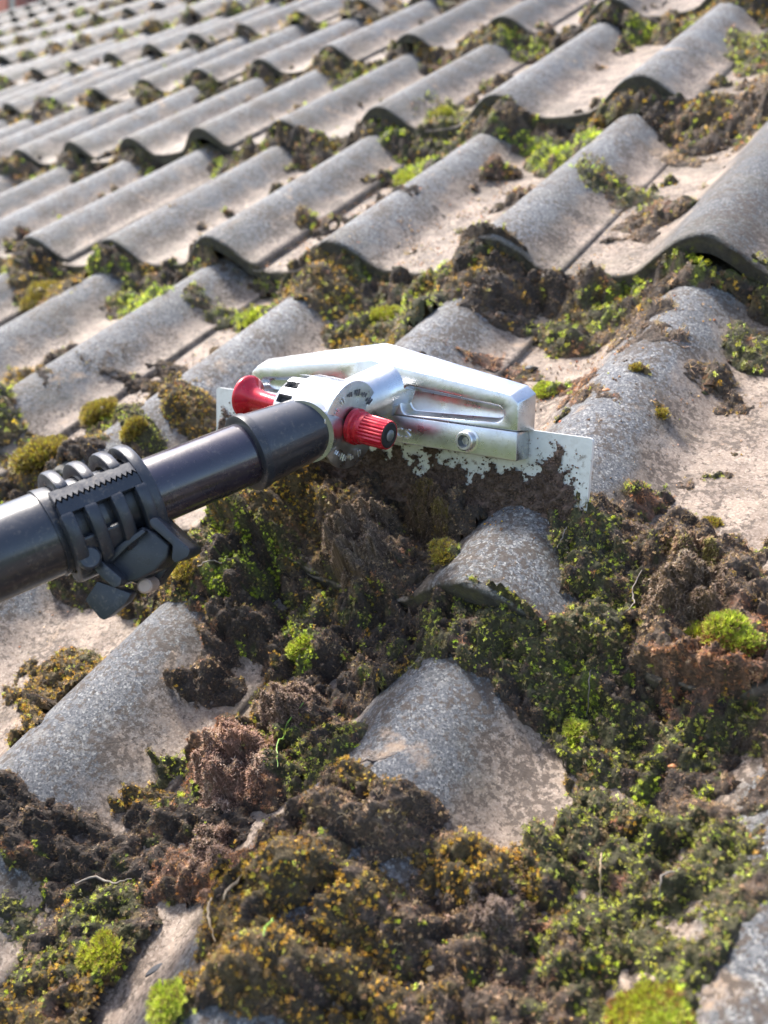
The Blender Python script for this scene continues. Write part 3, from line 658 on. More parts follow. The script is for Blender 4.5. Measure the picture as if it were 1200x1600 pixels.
def blade_material():
    t = NT('blade_steel'); co = t.co(roof)
    n = t.noise(co, 70, 6, .7)
    c = t.ramp(n, [(.3, (.56, .565, .56)), (.55, (.66, .665, .66)), (.75, (.5, .48, .45))])
    d = t.ramp(t.noise(co, 210, 5, .7), [(.60, 0), (.7, .75)])
    c = t.mix(d, c, (.16, .115, .085))
    t.l(c, t.b.inputs['Base Color']); t.b.inputs['Roughness'].default_value = .42; t.b.inputs['Metallic'].default_value = .25
    t.l(t.bump(t.noise(co, 500, 4), .0002, .5), t.b.inputs['Normal'])
    return t.m
BLADE = blade_material()
# plane of the blade: u to the right, h up, n towards the user
TR = S(-.186541, 5.585645, .16); TL = S(1.387834, 5.594206, .16); BR = S(-.195338, 5.712027, -.03)
eu = (TR - TL).normalized(); eh = (TR - BR); eh = (eh - eu * eh.dot(eu)).normalized(); en = eu.cross(eh)
if en.dot(Vector(CAM) - TR) < 0: en = -en
def B(u, h, n): return TR + (eu * u + eh * h + en * n) * s
tool = empty('moss_scraper', tuple(B(-.787, -.30, 0)))
tag(tool, 'silver moss scraper with red knob and wide blade on a black telescopic pole', 'scraper')
def bevel(bm, off, seg=2, ang=.6):
    es = [e for e in bm.edges if len(e.link_faces) == 2 and e.calc_face_angle(0) > ang]
    bmesh.ops.bevel(bm, geom=es, offset=off, segments=seg, profile=.5, affect='EDGES', clamp_overlap=True)
def prism(front, back=None, holes=()):
    """solid between a front loop and a back loop of roof-frame points; blind holes given as (rim, floor) loops"""
    bm = bmesh.new()
    fv = [bm.verts.new(p) for p in front]; bv = [bm.verts.new(p) for p in back]; n = len(fv)
    fe = [bm.edges.new((fv[q], fv[(q + 1) % n])) for q in range(n)]
    he = []
    for rim, floor in holes:
        m = len(rim); rv = [bm.verts.new(p) for p in rim]; fl = [bm.verts.new(p) for p in floor]
        he += [bm.edges.new((rv[q], rv[(q + 1) % m])) for q in range(m)]
        for q in range(m): bm.faces.new((rv[q], rv[(q + 1) % m], fl[(q + 1) % m], fl[q]))
        bm.faces.new(fl)
    if holes: bmesh.ops.triangle_fill(bm, edges=fe + he, use_beauty=True, use_dissolve=False)
    else: bm.faces.new(fv)
    bm.faces.new(bv)
    for q in range(n): bm.faces.new((fv[q], fv[(q + 1) % n], bv[(q + 1) % n], bv[q]))
    bmesh.ops.recalc_face_normals(bm, faces=bm.faces[:])
    return bm
def autosmooth(me, ang=35):
    for p_ in me.polygons: p_.use_smooth = True
    bm = bmesh.new(); bm.from_mesh(me)
    for e in bm.edges: e.smooth = not (len(e.link_faces) == 2 and e.calc_face_angle(0) > math.radians(ang))
    bm.to_mesh(me); bm.free(); return me
def fin(bm, ang=35): me = bpy.data.meshes.new('m'); bm.normal_update(); bm.to_mesh(me); bm.free(); return autosmooth(me, ang)
def frame(ax):
    ax = ax.normalized(); t_ = Vector((0, 0, 1)) if abs(ax.z) < .9 else Vector((1, 0, 0))
    a = ax.cross(t_).normalized(); return ax, a, ax.cross(a).normalized()
def lathe(p0, ax, prof_, seg=40, flute=0, fd=0.0, fr=None):
    """profile [(distance, radius)] in spacings revolved about the axis"""
    ax, a, b = frame(ax); bm = bmesh.new(); rings = []
    for (d, r) in prof_:
        ring = []
        for q in range(seg):
            th = 2 * math.pi * q / seg; rr = r
            if flute and fr and fr[0] <= d <= fr[1]: rr = r * (1 - fd * (.5 + .5 * math.cos(th * flute)) ** 2)
            ring.append(bm.verts.new(p0 + (ax * d + (a * math.cos(th) + b * math.sin(th)) * rr) * s))
        rings.append(ring)
    for r0, r1 in zip(rings, rings[1:]):
        for q in range(seg): bm.faces.new((r0[q], r0[(q + 1) % seg], r1[(q + 1) % seg], r1[q]))
    bm.faces.new(rings[0]); bm.faces.new(rings[-1])
    bmesh.ops.recalc_face_normals(bm, faces=bm.faces[:]); return bm
def rnd(pts, rad=.012, seg=3):
    """round the corners of a 2-D polygon"""
    out = []; n = len(pts)
    for q in range(n):
        p = Vector(pts[q]); a = Vector(pts[q - 1]); c = Vector(pts[(q + 1) % n])
        da = (a - p); dc = (c - p); r = min(rad, da.length * .45, dc.length * .45)
        A = p + da.normalized() * r; C_ = p + dc.normalized() * r
        for m in range(seg + 1):
            t_ = m / seg; out.append(tuple((A * (1 - t_) ** 2 + p * 2 * t_ * (1 - t_) + C_ * t_ ** 2)))
    return out
# blade
bl2 = rnd([(-1.574, 0), (0, 0), (.008, -.27), (-1.57, -.27)], .014)
bm = prism([B(u, h, .006) for u, h in bl2], [B(u, h, -.008) for u, h in bl2]); mesh_obj('blade', fin(bm), BLADE, tool)
# head plate: arched block with two milled pockets
uc = -.757
half_f = [(0, .168), (.055, .160), (.52, .105), (.545, .085), (.553, .0)]
half_b = [(0, .226), (.055, .218), (.535, .134), (.566, .112), (.572, .0)]
def sym(h): return [(uc + a, b) for a, b in reversed(h)][::-1][::-1] + [(uc - a, b) for a, b in h[1:]]
fo = sym(half_f); bo = sym(half_b)
def dense(h):
    o = []
    for (a, b) in h: o.append((a, b))
    return o
def pocket(sg):
    o = []
    c0 = (.155, .052); c1 = (.475, .045); r0 = .048; r1 = .026
    for q in range(9): th = math.pi / 2 + math.pi * q / 8; o.append((c0[0] + r0 * .6 * math.cos(th), c0[1] + r0 * 1.0 * math.sin(th)))
    for q in range(9): th = -math.pi / 2 + math.pi * q / 8; o.append((c1[0] + r1 * 1.1 * math.cos(th), c1[1] + r1 * math.sin(th)))
    return [(uc + sg * a, b) for a, b in o]
FT = .085
holes = []
for sg in (1, -1):
    pk = pocket(sg); cx = sum(a for a, _ in pk) / len(pk); cy = sum(b for _, b in pk) / len(pk)
    holes.append(([B(a, b, FT) for a, b in pk], [B(cx + (a - cx) * .93, cy + (b - cy) * .72, FT - .04) for a, b in pk]))
bm = prism([B(a, b, FT) for a, b in fo], [B(a, b, .0075) for a, b in bo], holes)
bevel(bm, .0011, 2, .45)
mesh_obj('head_plate', fin(bm), ALU, tool)
# clamping bar along the bottom of the head
cb = [(uc - .56, -.001), (uc + .556, -.001), (uc + .562, -.088), (uc - .56, -.088)]
bm = prism([B(a, b, FT + .008) for a, b in cb], [B(a, b, .0075) for a, b in cb]); bevel(bm, .0008, 2)
bar = mesh_obj('clamping_bar', fin(bm), ALU, tool)
def text_obj(body, mat, parent, size, org, ex, ey, ez, depth, name='lettering'):
    cu = bpy.data.curves.new('txt', 'FONT'); cu.body = body; cu.size = size; cu.extrude = depth; cu.resolution_u = 3
    cu.space_character = 1.15
    to = bpy.data.objects.new('txt', cu); link(to); bpy.context.view_layer.update()
    me = bpy.data.meshes.new_from_object(to); bpy.data.objects.remove(to)
    Mx = Matrix((ex.to_4d(), ey.to_4d(), ez.to_4d(), Vector((0, 0, 0, 1)))).transposed(); Mx[3][0] = Mx[3][1] = Mx[3][2] = 0; Mx[3][3] = 1
    Mx[0][3], Mx[1][3], Mx[2][3] = org
    me.transform(Mx); return mesh_obj(name, me, mat, parent)
text_obj('apcs', simple('raised_metal', (.8, .8, .8), .3, .9), bar, .0105, B(-.712, -.070, FT + .0085), eu, eh, en, .0007)
# socket bolts
for ub in (-.362, uc - .395):
    c0 = B(ub, -.046, FT + .006)
    bo_ = mesh_obj('bolt', fin(lathe(c0, en, [(0, .036), (.004, .036), (.006, .030), (.030, .030), (.034, .027), (.034, .020), (.020, .0195)], 28)), ALU2, tool)
    ax, a_, b_ = frame(en)
    hexf = [c0 + (ax * .0335 + (a_ * math.cos(q * math.pi / 3) + b_ * math.sin(q * math.pi / 3)) * .0192) * s for q in range(6)]
    hexb = [c0 + (ax * .020 + (a_ * math.cos(q * math.pi / 3) + b_ * math.sin(q * math.pi / 3)) * .0130) * s for q in range(6)]
    bm = bmesh.new(); f1 = [bm.verts.new(p) for p in hexf]; f2 = [bm.verts.new(p) for p in hexb]
    for q in range(6): bm.faces.new((f1[q], f2[q], f2[(q + 1) % 6], f1[(q + 1) % 6]))
    bm.faces.new(f2); mesh_obj('hex_socket', fin(bm), SCREW, bo_)
# hinge: axis A through the disc
A_cam = Vector((.81, .27, -.52)).normalized()
A = Vector(RV.T @ np.array(A_cam))
D = cp(548, 664, 2.55)                     # middle of the graduated disc's face
nb = B(uc + .05, .075, .05); Dm = D - A * .105 * s
nv = (Dm - nb); nl = nv.length / s; nv.normalize()
mesh_obj('neck', fin(lathe(nb - nv * .05 * s, nv, [(0, .098), (.05, .094), (.07, .089), (nl, .087)], 48)), ALU, tool)
for ang in (0.55,):
    pass
drum = mesh_obj('hinge_drum', fin(lathe(D - A * .155 * s, A, [(0, .125), (.004, .130), (.14, .134), (.151, .136)], 64)), ALU, tool)
mesh_obj('angle_disc', fin(lathe(D - A * .004 * s, A, [(0, .137), (.001, .139), (.008, .139), (.010, .136), (.010, .05)], 72)), ALU2, tool)
# engraved scale strokes round the disc
ax, a_, b_ = frame(A); dn = (Vector(RV.T @ np.array([0., 1., 0.]))); 
dn = (dn - A * dn.dot(A)).normalized(); rt = dn.cross(A).normalized()
if rt.dot(Vector(RV.T @ np.array([1., 0, 0]))) < 0: rt = -rt
disc = [o for o in tool.children if o.name.startswith('angle_disc')][0]
INK = simple('engraving', (.10, .10, .11), .6); PALEM = simple('engraving_bright', (.9, .9, .9), .25, .8)
bmA = bmesh.new(); bmB = bmesh.new()
for q in range(13):
    th = math.radians(-50 + q * 21 + 105)          # from upper left round to the bottom right
    rad = dn * math.sin(th) + rt * math.cos(th)
    tg = A.cross(rad).normalized(); ln = .022 if q % 2 == 0 else .014
    bmx = bmA if q > 8 else bmB
    for off_, l_ in ((0, ln), (.011, ln * .7)):
        c0 = D + (A * .0105 + rad * .104 + tg * off_) * s
        p = [c0 + (rad * l_ / 2 * e1 + tg * .0028 * e2) * s for e1, e2 in ((-1, -1), (1, -1), (1, 1), (-1, 1))]
        b1 = [bmx.verts.new(x - A * .0015 * s) for x in p]; t1 = [bmx.verts.new(x + A * .0012 * s) for x in p]
        bmx.faces.new(t1)
        for e in range(4): bmx.faces.new((b1[e], b1[(e + 1) % 4], t1[(e + 1) % 4], t1[e]))
mesh_obj('scale_mark', fin(bmA), INK, disc); mesh_obj('scale_mark', fin(bmB), PALEM, disc)
# toothed ring left of the drum, with dark slots between the teeth
bm = bmesh.new(); NS = 14
c0 = D - A * .225 * s
for q in range(NS):
    t0 = 2 * math.pi * q / NS; t1 = t0 + 2 * math.pi / NS * .48
    loop = []
    for (d_, r_) in ((.0, .085), (.0, .108), (.006, .118), (.072, .125), (.072, .085)):
        loop.append((d_, r_))
    for m in range(3):
        ta = t0 + (t1 - t0) * m / 3; tb = t0 + (t1 - t0) * (m + 1) / 3
        va = [bm.verts.new(c0 + (A * d_ + (a_ * math.cos(ta) + b_ * math.sin(ta)) * r_) * s) for d_, r_ in loop]
        vb = [bm.verts.new(c0 + (A * d_ + (a_ * math.cos(tb) + b_ * math.sin(tb)) * r_) * s) for d_, r_ in loop]
        for e in range(5): bm.faces.new((va[e], va[(e + 1) % 5], vb[(e + 1) % 5], vb[e]))
        if m == 0: bm.faces.new(va)
        if m == 2: bm.faces.new(vb)
bmesh.ops.remove_doubles(bm, verts=bm.verts[:], dist=1e-6); bmesh.ops.recalc_face_normals(bm, faces=bm.faces[:])
mesh_obj('toothed_ring', fin(bm), ALU, tool)
mesh_obj('rubber_core', fin(lathe(c0, A, [(-.004, .06), (.0, .092), (.073, .094)], 40)), RUB, tool)
mesh_obj('end_flange', fin(lathe(c0 - A * .02 * s, A, [(0, .088), (.003, .098), (.018, .106), (.0195, .10)], 56)), ALU, tool)
# red knob on the right
kn = mesh_obj('clamp_knob', fin(lathe(D + A * .011 * s, A, [(0, .052), (.004, .057), (.018, .057), (.022, .050), (.028, .050), (.030, .052), (.036, .052), (.040, .047), (.05, .046), (.052, .0475), (.128, .046), (.136, .043), (.136, .034)], 144, 24, .085, (.051, .13)), 25), RED, tool)
mesh_obj('knob_ring', fin(lathe(D + A * .137 * s, A, [(0, .041), (.010, .040), (.013, .036), (.013, .019)], 40)), RUB, kn)
mesh_obj('screw_end', fin(lathe(D + A * .140 * s, A, [(0, .0185), (.012, .0182), (.0145, .014)], 24)), SCREW, kn)
# red flared cap on the left end of the spindle
E0 = D - A * .245 * s
cap = mesh_obj('flared_cap', fin(lathe(E0 + A * .02 * s, -A, [(0, .028), (.08, .029), (.14, .032), (.175, .038), (.188, .046), (.200, .066), (.208, .073), (.214, .0745), (.220, .073), (.2215, .066), (.2215, .03)], 56), 50), RED, tool)
# pole
P0 = cp(487, 667, 2.52); P1 = cp(31, 852, 2.05); pd = (P1 - P0).normalized(); PL = (P1 - P0).length / s
def along(px):                            # parameter (spacings) where the pole's axis is at image x = px
    lo, hi = -1, 3
    for _ in range(50):
        m = (lo + hi) / 2; x, y, z = project(P0 + pd * m * s)
        if x > px: lo = m
        else: hi = m
    return lo
mesh_obj('socket_plug', fin(lathe(Dm + (P0 - Dm) * .05, (P0 - Dm), [(0, .10), ((P0 - Dm).length / s + .05, .098)], 48)), ALU, tool)
tS = along(388)
sl_ = mesh_obj('sleeve', fin(lathe(P0, pd, [(-.012, .090), (-.004, .097), (.004, .0985), (tS * .7, .107), (tS, .112), (tS + .004, .10)], 64)), TUBE2, tool)
mesh_obj('sleeve_rim', fin(lathe(P0 + pd * (tS - .018) * s, pd, [(0, .110), (.003, .1155), (.020, .1165), (.028, .1155), (.031, .108), (.031, .09)], 64)), BLACKP, sl_)
mesh_obj('inner_tube', fin(lathe(P0, pd, [(.1, .093), (along(90), .0935)], 64)), TUBE, tool)
mesh_obj('outer_tube', fin(lathe(P0, pd, [(along(150), .112), (PL + 7.5, .114)], 64)), TUBE2, tool)
# split clamp on the pole: core, toothed seam rails, ribs, lever
up = -Vector(RV.T @ np.array([0., 1., 0.])); 
mid = P0 + pd * along(160) * s; tocam = (Vector(CAM) - mid); tocam = (tocam - pd * tocam.dot(pd)).normalized()
upv = (up - pd * up.dot(pd) - tocam * up.dot(tocam)).normalized()
def cyl(t_, th, r): th = math.radians(th); return P0 + (pd * t_ + (tocam * math.cos(th) + upv * math.sin(th)) * r) * s
ta, tb = along(222), along(86)
clamp = mesh_obj('pole_clamp', fin(lathe(P0, pd, [(ta - .01, .095), (ta - .006, .118), (ta + .03, .106), ((ta + tb) / 2, .106), (tb, .116), (tb + .02, .118), (tb + .02, .09)], 56)), BLACKP, tool)
def arcblock(t0, t1, th0, th1, r0, r1, seg=10, bev=.0012):
    bm = bmesh.new(); pr = None; first = None
    for q in range(seg + 1):
        th = th0 + (th1 - th0) * q / seg
        ring = [bm.verts.new(cyl(a, th, b)) for a, b in ((t0, r0), (t1, r0), (t1, r1), (t0, r1))]
        if pr:
            for e in range(4): bm.faces.new((pr[e], pr[(e + 1) % 4], ring[(e + 1) % 4], ring[e]))
        else: first = ring
        pr = ring
    bm.faces.new(first); bm.faces.new(pr); bmesh.ops.recalc_face_normals(bm, faces=bm.faces[:])
    bevel(bm, bev, 2); return bm
Lc = tb - ta
def rail(th_c, side):
    """seam rail with a zigzag edge facing the seam"""
    bm = bmesh.new(); n = 15; tops = []
    for r_ in (.122, .150):
        row = []
        for q in range(2 * n + 1):
            t_ = ta + .03 + (Lc - .03) * q / (2 * n); zz = 2.3 * (1 if q % 2 else -1)
            row.append((bm.verts.new(cyl(t_, th_c + zz * 1 + side * 1.5, r_)), bm.verts.new(cyl(t_, th_c + side * 14, r_ - (.004 if r_ > .13 else 0)))))
        tops.append(row)
    lo, hi = tops
    for q in range(2 * n):
        bm.faces.new((hi[q][0], hi[q + 1][0], hi[q + 1][1], hi[q][1])); bm.faces.new((lo[q][0], lo[q][1], lo[q + 1][1], lo[q + 1][0]))
        bm.faces.new((lo[q][0], lo[q + 1][0], hi[q + 1][0], hi[q][0])); bm.faces.new((lo[q][1], hi[q][1], hi[q + 1][1], lo[q + 1][1]))
    for q in (0, 2 * n): bm.faces.new((lo[q][0], hi[q][0], hi[q][1], lo[q][1]))
    bmesh.ops.recalc_face_normals(bm, faces=bm.faces[:]); return bm
SEAM = 25
for sd in (1, -1): mesh_obj('seam_rail', fin(rail(SEAM, sd), 30), BLACKP, clamp)
for fr_ in (.0, .27, .55, .80):
    t0 = ta + .02 + Lc * fr_; mesh_obj('rib', fin(arcblock(t0, t0 + .034, SEAM - 13, -62, .110, .152)), BLACKP, clamp)
for fr_ in (.13, .42, .70):
    t0 = ta + .02 + Lc * fr_; mesh_obj('rib', fin(arcblock(t0, t0 + .032, SEAM + 13, 140, .112, .150)), BLACKP, clamp)
mesh_obj('end_band', fin(arcblock(ta - .004, ta + .03, -80, 190, .114, .149, 30)), BLACKP, clamp)
for fr_ in (.36, .63):
    t0 = ta + .02 + Lc * fr_; mesh_obj('lug', fin(arcblock(t0, t0 + .07, -18, -50, .110, .136)), BLACKP, clamp)
mesh_obj('screw_boss', fin(lathe(cyl(ta + Lc * .9, -50, .12), tocam, [(0, .03), (.04, .03), (.045, .024)], 24)), BLACKP, clamp)
mesh_obj('lower_band', fin(arcblock(ta + .0, tb, -60, -110, .118, .148, 12)), BLACKP, clamp)
# cam lever: outlines taken in the plane facing the camera, real thickness
def plate(poly, Z0, Z1, rad=.01, taper=1.0):
    pr = rnd([(x, y) for x, y in poly], rad * 500, 3)
    cx = sum(a for a, _ in pr) / len(pr); cy = sum(b for _, b in pr) / len(pr)
    f_ = [cp(x, y, Z0) for x, y in pr]
    dirv = Vector(RV.T @ np.array([0., 0., 1.])) * (Z1 - Z0) * s
    b_ = [p + dirv + (cp(cx, cy, Z0) - p) * (1 - taper) for p in f_]
    bm = prism(f_, b_); bevel(bm, .0011, 3, .5); return fin(bm)
lever = mesh_obj('clamp_lever', plate([(163, 871), (186, 846), (222, 822), (243, 832), (266, 852), (262, 872), (243, 892), (214, 908), (190, 911), (172, 900)], 2.10, 2.24, .008), BLACKP, tool)
mesh_obj('lever_ridge', plate([(165, 872), (188, 850), (222, 827), (228, 831), (200, 853), (174, 878)], 2.075, 2.12, .006), BLACKP, lever)
mesh_obj('lever_end', plate([(148, 882), (155, 874), (190, 904), (188, 915), (178, 919), (148, 892)], 2.05, 2.16, .008), BLACKP, lever)
mesh_obj('lever_end', plate([(233, 812), (243, 808), (274, 838), (297, 858), (294, 870), (274, 880), (268, 874), (270, 852), (235, 822)], 2.07, 2.2, .008), BLACKP, lever)
mesh_obj('lever_tab', plate([(152, 908), (188, 921), (205, 928), (196, 943), (163, 969), (156, 966), (133, 938)], 2.09, 2.15, .006), BLACKP, lever)
mesh_obj('lever_pin', fin(lathe(cp(238, 912, 2.2), Vector(RV.T @ np.array([0, 0, -1.])), [(0, .02), (.07, .02), (.075, .015)], 20)), simple('pale_plastic', (.45, .33, .27), .5), lever)
mesh_obj('lever_hub', plate([(196, 846), (252, 836), (268, 878), (238, 922), (196, 905)], 2.22, 2.32, .012), BLACKP, lever)

# wet soil smeared on the lower half of the blade: a film of uneven thickness with crumbs in it
def soil_depth(u, h):
    edge = -.130 + .05 * fbm(u, h * 0, .16, 3, 91) + .055 * smooth(-.27, -.10, u) - .10 * smooth(-.045, -.012, u) - .03 * smooth(-.75, -.5, u) + .02 * smooth(-.5, -.3, u)
    d = (edge - h) * 12 + 1.3 * fbm(u, h, .07, 4, 92)
    d2 = (fbm(u, h, .06, 3, 93) - .36) * 4 - 9 * (np.clip(-.05 - h, None, 0) * -1 > 0) - 9 * (u < -.32)
    d3 = (fbm(u, h, .03, 2, 94) - .5) * 5 - 9 * (h > -.088)
    return np.clip(np.maximum(np.maximum(d, d2), d3), -1, 1.6)
gu = np.arange(-1.56, .004, .0045); gh = np.arange(-.30, -.01, .0045); U, Hh = np.meshgrid(gu, gh)
dep = soil_depth(U, Hh); tk = .0065 + np.where(dep > 0, dep ** .6 * .011 * (1 + .8 * fbm(U, Hh, .03, 4, 95)) + .003 * fbm(U, Hh, .008, 2, 96), -.004)
v = np.array(TR)[None] + (np.outer(U.ravel(), eu) + np.outer(Hh.ravel(), eh) + np.outer(tk.ravel(), en)) * s
on = dep > -.05; kq = on[:-1, :-1] & on[1:, :-1] & on[:-1, 1:] & on[1:, 1:]
me = np_mesh(v, grid_faces(U.shape[1], U.shape[0], kq))
cc = np.array([(.105, .066, .048)]) * (1 + .7 * fbm(U, Hh, .02, 3, 97).ravel())[:, None]; set_col(me, 'col', np.clip(cc, .01, 1))
MUD = NT('wet_mud'); co_ = MUD.co(roof)
MUD.l(MUD.mix(1.0, MUD.attr('col').outputs['Color'], MUD.ramp(MUD.noise(co_, 900, 4, .7), [(.3, .45), (.7, 1.5)]), 'MULTIPLY'), MUD.b.inputs['Base Color'])
MUD.b.inputs['Roughness'].default_value = .42
MUD.l(MUD.bump(MUD.noise(co_, 800, 5, .75), .0012, 1), MUD.b.inputs['Normal'])
o = mesh_obj('mud_film', me, MUD.m); tag(o, 'smear of wet brown mud across the lower half of the scraper blade', 'mud', kind='stuff')
n = 30000
u = rng.uniform(-1.55, .0, n); h = rng.uniform(-.29, -.02, n); dd = soil_depth(u, h)
msk = ((dd > .12) & (rng.random(n) < .25 + .5 * dd)) | ((dd > -.75) & (rng.random(n) < .10 * (1 + dd))); u, h, dd = u[msk], h[msk], dd[msk]; n = len(u)
pts = np.array(TR)[None] + (np.outer(u, eu) + np.outer(h, eh) + np.outer(.007 + .010 * np.clip(dd, 0, 2) ** .6, en)) * s
instancer('blade_soil', pts, np.array(en)[None] + rng.normal(0, .6, (n, 3)), rng.choice([3, 4, 5], n, p=[.28, .27, .45]), rng.uniform(.0005, .0013, n),
          np.array([(.14, .09, .068)]) * rng.uniform(.3, 1.8, (n, 1)), 'crumbs of brown soil and moss fibre stuck in the mud on the scraper blade', 'soil')

# ------------------------------------------------------------------ single things on the roof
def ground_z(x, y):
    X = np.array([[x]]); Y = np.array([[y]]); T, W, z0, b = cover(X, Y); t, _, _ = lumps(X, Y, T)
    return float(z0[0, 0] + max(t[0, 0], 0))
def tuft(x, y, rx, h, cols, label, n=900, name='moss_tuft', cat='moss tuft', leaf=.0011, group=None, base=None):
    """one cushion: leafy shoots packed over several uneven lobes"""
    sd_ = int(abs(x * 7919 + y * 104729) * 1000) % 100000
    r = random.Random(sd_); v = []; f = []; cc = []
    z = ground_z(x, y)
    lobes = [(0, 0, .5, 1.0)]
    for q in range(r.randint(4, 6)):
        a = r.uniform(0, 6.283); d_ = r.uniform(.35, .75); lobes.append((d_ * math.cos(a) * 1.15, d_ * math.sin(a) * .85, r.uniform(.28, .5), r.uniform(.35, .85)))
    for (lx, ly, lr, lh) in lobes:
        O = Vector((x + lx * rx, y + ly * rx, z - h * .10)); bm = bmesh.new(); bmesh.ops.create_icosphere(bm, subdivisions=2, radius=1); k0 = len(v)
        for q in bm.verts:
            c = q.co; zz = max(c.z, -.3); v.append((O.x + c.x * rx * lr * .85, O.y + c.y * rx * lr * .85, O.z + zz * h * lh * .82)); cc.append(tuple(np.array(base if base else cols[0]) * .35))
        f += [tuple(p.index + k0 for p in q.verts) for q in bm.faces]; bm.free()
        for q in range(int(n * 1.5 * lr ** 1.5)):
            a = r.uniform(0, 6.283); el = math.asin(r.uniform(-.05, 1)); d = Vector((math.cos(a) * math.cos(el), math.sin(a) * math.cos(el), math.sin(el)))
            m = 1 + r.uniform(-.16, .22)
            p0 = O + Vector((d.x * rx * lr * m, d.y * rx * lr * m, d.z * h * lh * m)); g = (d + Vector((r.uniform(-1, 1), r.uniform(-1, 1), r.uniform(0, 1.4))) * .6).normalized()
            c = Vector(cols[min(int((r.random() ** 1.2) * len(cols)), len(cols) - 1)]) * r.uniform(.7, 1.3)
            if base is not None and r.random() > .35 + d.z * lh * 1.1: c = Vector(base) * r.uniform(.6, 1.6)
            elif r.random() < .10: c = Vector((.20, .14, .07)) * r.uniform(.6, 1.4)
            L = leaf * r.uniform(.8, 2.0); stem = p0 + g * L
            k0 = len(v)
            for m2 in range(4):
                aa = m2 * 2.1 + r.random() * 2; o_ = (g * .8 + Vector((math.cos(aa), math.sin(aa), r.uniform(0, .6)))).normalized()
                sd = o_.cross(Vector((.3, .1, 1))).normalized()
                strip(v, f, [stem - g * L * .5, stem + o_ * leaf * .6, stem + o_ * leaf * 1.15], leaf * .19, sd)
            cc += [tuple(c)] * (len(v) - k0)
    me = bpy.data.meshes.new(name); me.from_pydata(v, [], f); set_col(me, 'col', np.array(cc)); me.update()
    o = mesh_obj(name, me, LEAFG); recentre(o); tag(o, label, cat, group); return o
G1 = [(.46, .52, .05), (.58, .60, .10), (.28, .34, .04), (.38, .32, .08)]; GY = [(.50, .52, .05), (.40, .40, .045), (.32, .23, .05)]; GO = [(.44, .32, .05), (.32, .22, .04), (.40, .36, .06), (.18, .13, .07)]
BR_ = [(.26, .18, .13), (.36, .26, .20), (.15, .10, .075)]; TG = 'moss cushions on the roof'
tuft(0.1024, -0.8967, 0.0082, 0.0082, G1, 'bright lime green moss tuft on the reddish clod at the right edge', 1500, base=(.22,.09,.04), leaf=0.0011, group=TG)
tuft(0.0895, -0.8954, 0.0064, 0.0058, GY, 'yellow green moss tuft just left of the brightest lime tuft at the right edge', 700, base=(.20,.10,.05), leaf=0.0011, group=TG)
tuft(0.1167, -1.0260, 0.0112, 0.0090, GY, 'large blurred yellow green moss cushion with rusty base at the bottom right', 2600, base=(.26,.12,.04), leaf=0.0011, group=TG)
tuft(0.1226, -1.0301, 0.0074, 0.0059, G1, 'lime moss cushion at the very bottom edge, below the large rusty based cushion', 900, base=(.26,.12,.04), leaf=0.0011, group=TG)
tuft(-0.3726, -0.8281, 0.0163, 0.0068, GO, 'round yellow green moss cushion in the pan above the pole clamp', 1100, base=None, leaf=0.0015, group=TG)
tuft(-0.3506, -0.4024, 0.0194, 0.0078, G1, 'vivid green moss patch under a tile lip at the top centre', 900, base=None, leaf=0.0015, group=TG)
tuft(-0.3452, -0.6769, 0.0180, 0.0063, G1, 'flat vivid green moss patch under the lip left above the scraper head', 900, base=None, leaf=0.0015, group=TG)
tuft(-0.0594, -0.7227, 0.0077, 0.0023, G1, 'small flat lime moss patch in the pan behind the right half of the scraper head', 420, base=None, leaf=0.0011, group=TG)
tuft(-0.0827, -0.9477, 0.0072, 0.0058, G1, 'bright green moss tuft in the dark soil below the pole sleeve', 800, base=None, leaf=0.0011, group=TG)
tuft(-0.1564, -0.9417, 0.0108, 0.0043, GO, 'golden moss cushion beside the tip of the clamp lever', 900, base=None, leaf=0.0011, group=TG)
tuft(-0.3635, -0.8924, 0.0206, 0.0082, GO, 'golden yellow moss cushion just above the left end of the pole', 1500, base=None, leaf=0.0015, group=TG)
tuft(-0.0093, -1.0989, 0.0053, 0.0027, G1, 'small lime moss tuft at the bottom edge, left of centre', 500, base=None, leaf=0.0011, group=TG)
tuft(-0.2807, -0.8618, 0.0093, 0.0075, GO, 'green moss tuft standing on bare pink tile between the clamp and the sleeve', 600, base=None, leaf=0.0011, group=TG)
tuft(-0.4894, -0.7713, 0.0072, 0.0043, GO, 'tiny round moss cushion on grey tile at the far left', 300, base=None, leaf=0.0011, group=TG)
tuft(-0.3376, -0.7322, 0.0101, 0.0070, BR_, 'small brown moss tuft lying in the pan left of the scraper head', 450, base=None, leaf=0.0011, group=TG)
tuft(-0.1981, -0.3865, 0.0164, 0.0082, G1, 'green moss cushion under the lip at the upper right', 600, base=None, leaf=0.0015, group=TG)
tuft(-0.3003, -0.6417, 0.0115, 0.0069, G1, 'small green moss cushion above the left shoulder of the scraper head', 400, base=None, leaf=0.0011, group=TG)
tuft(-0.4886, -0.6750, 0.0202, 0.0091, GY, 'yellow green moss cushion under the lip at the left, level with the flat vivid patch', 800, base=None, leaf=0.0015, group=TG)
tuft(-0.2194, -0.6621, 0.0115, 0.0058, GY, 'yellow green moss cushion above the apex of the scraper head', 500, base=None, leaf=0.0011, group=TG)
tuft(-0.6919, -0.6576, 0.0235, 0.0141, GO, 'golden brown moss cushion under the leftmost lip above the pole', 700, base=None, leaf=0.0015, group=TG)
tuft(0.0538, -0.9396, 0.0049, 0.0044, G1, 'narrow green moss tuft right of the large bare grey roll', 500, base=None, leaf=0.0011, group=TG)
tuft(-0.0619, -1.0994, 0.0069, 0.0029, GY, 'yellow green moss tuft near the bottom left corner', 600, base=None, leaf=0.0011, group=TG)
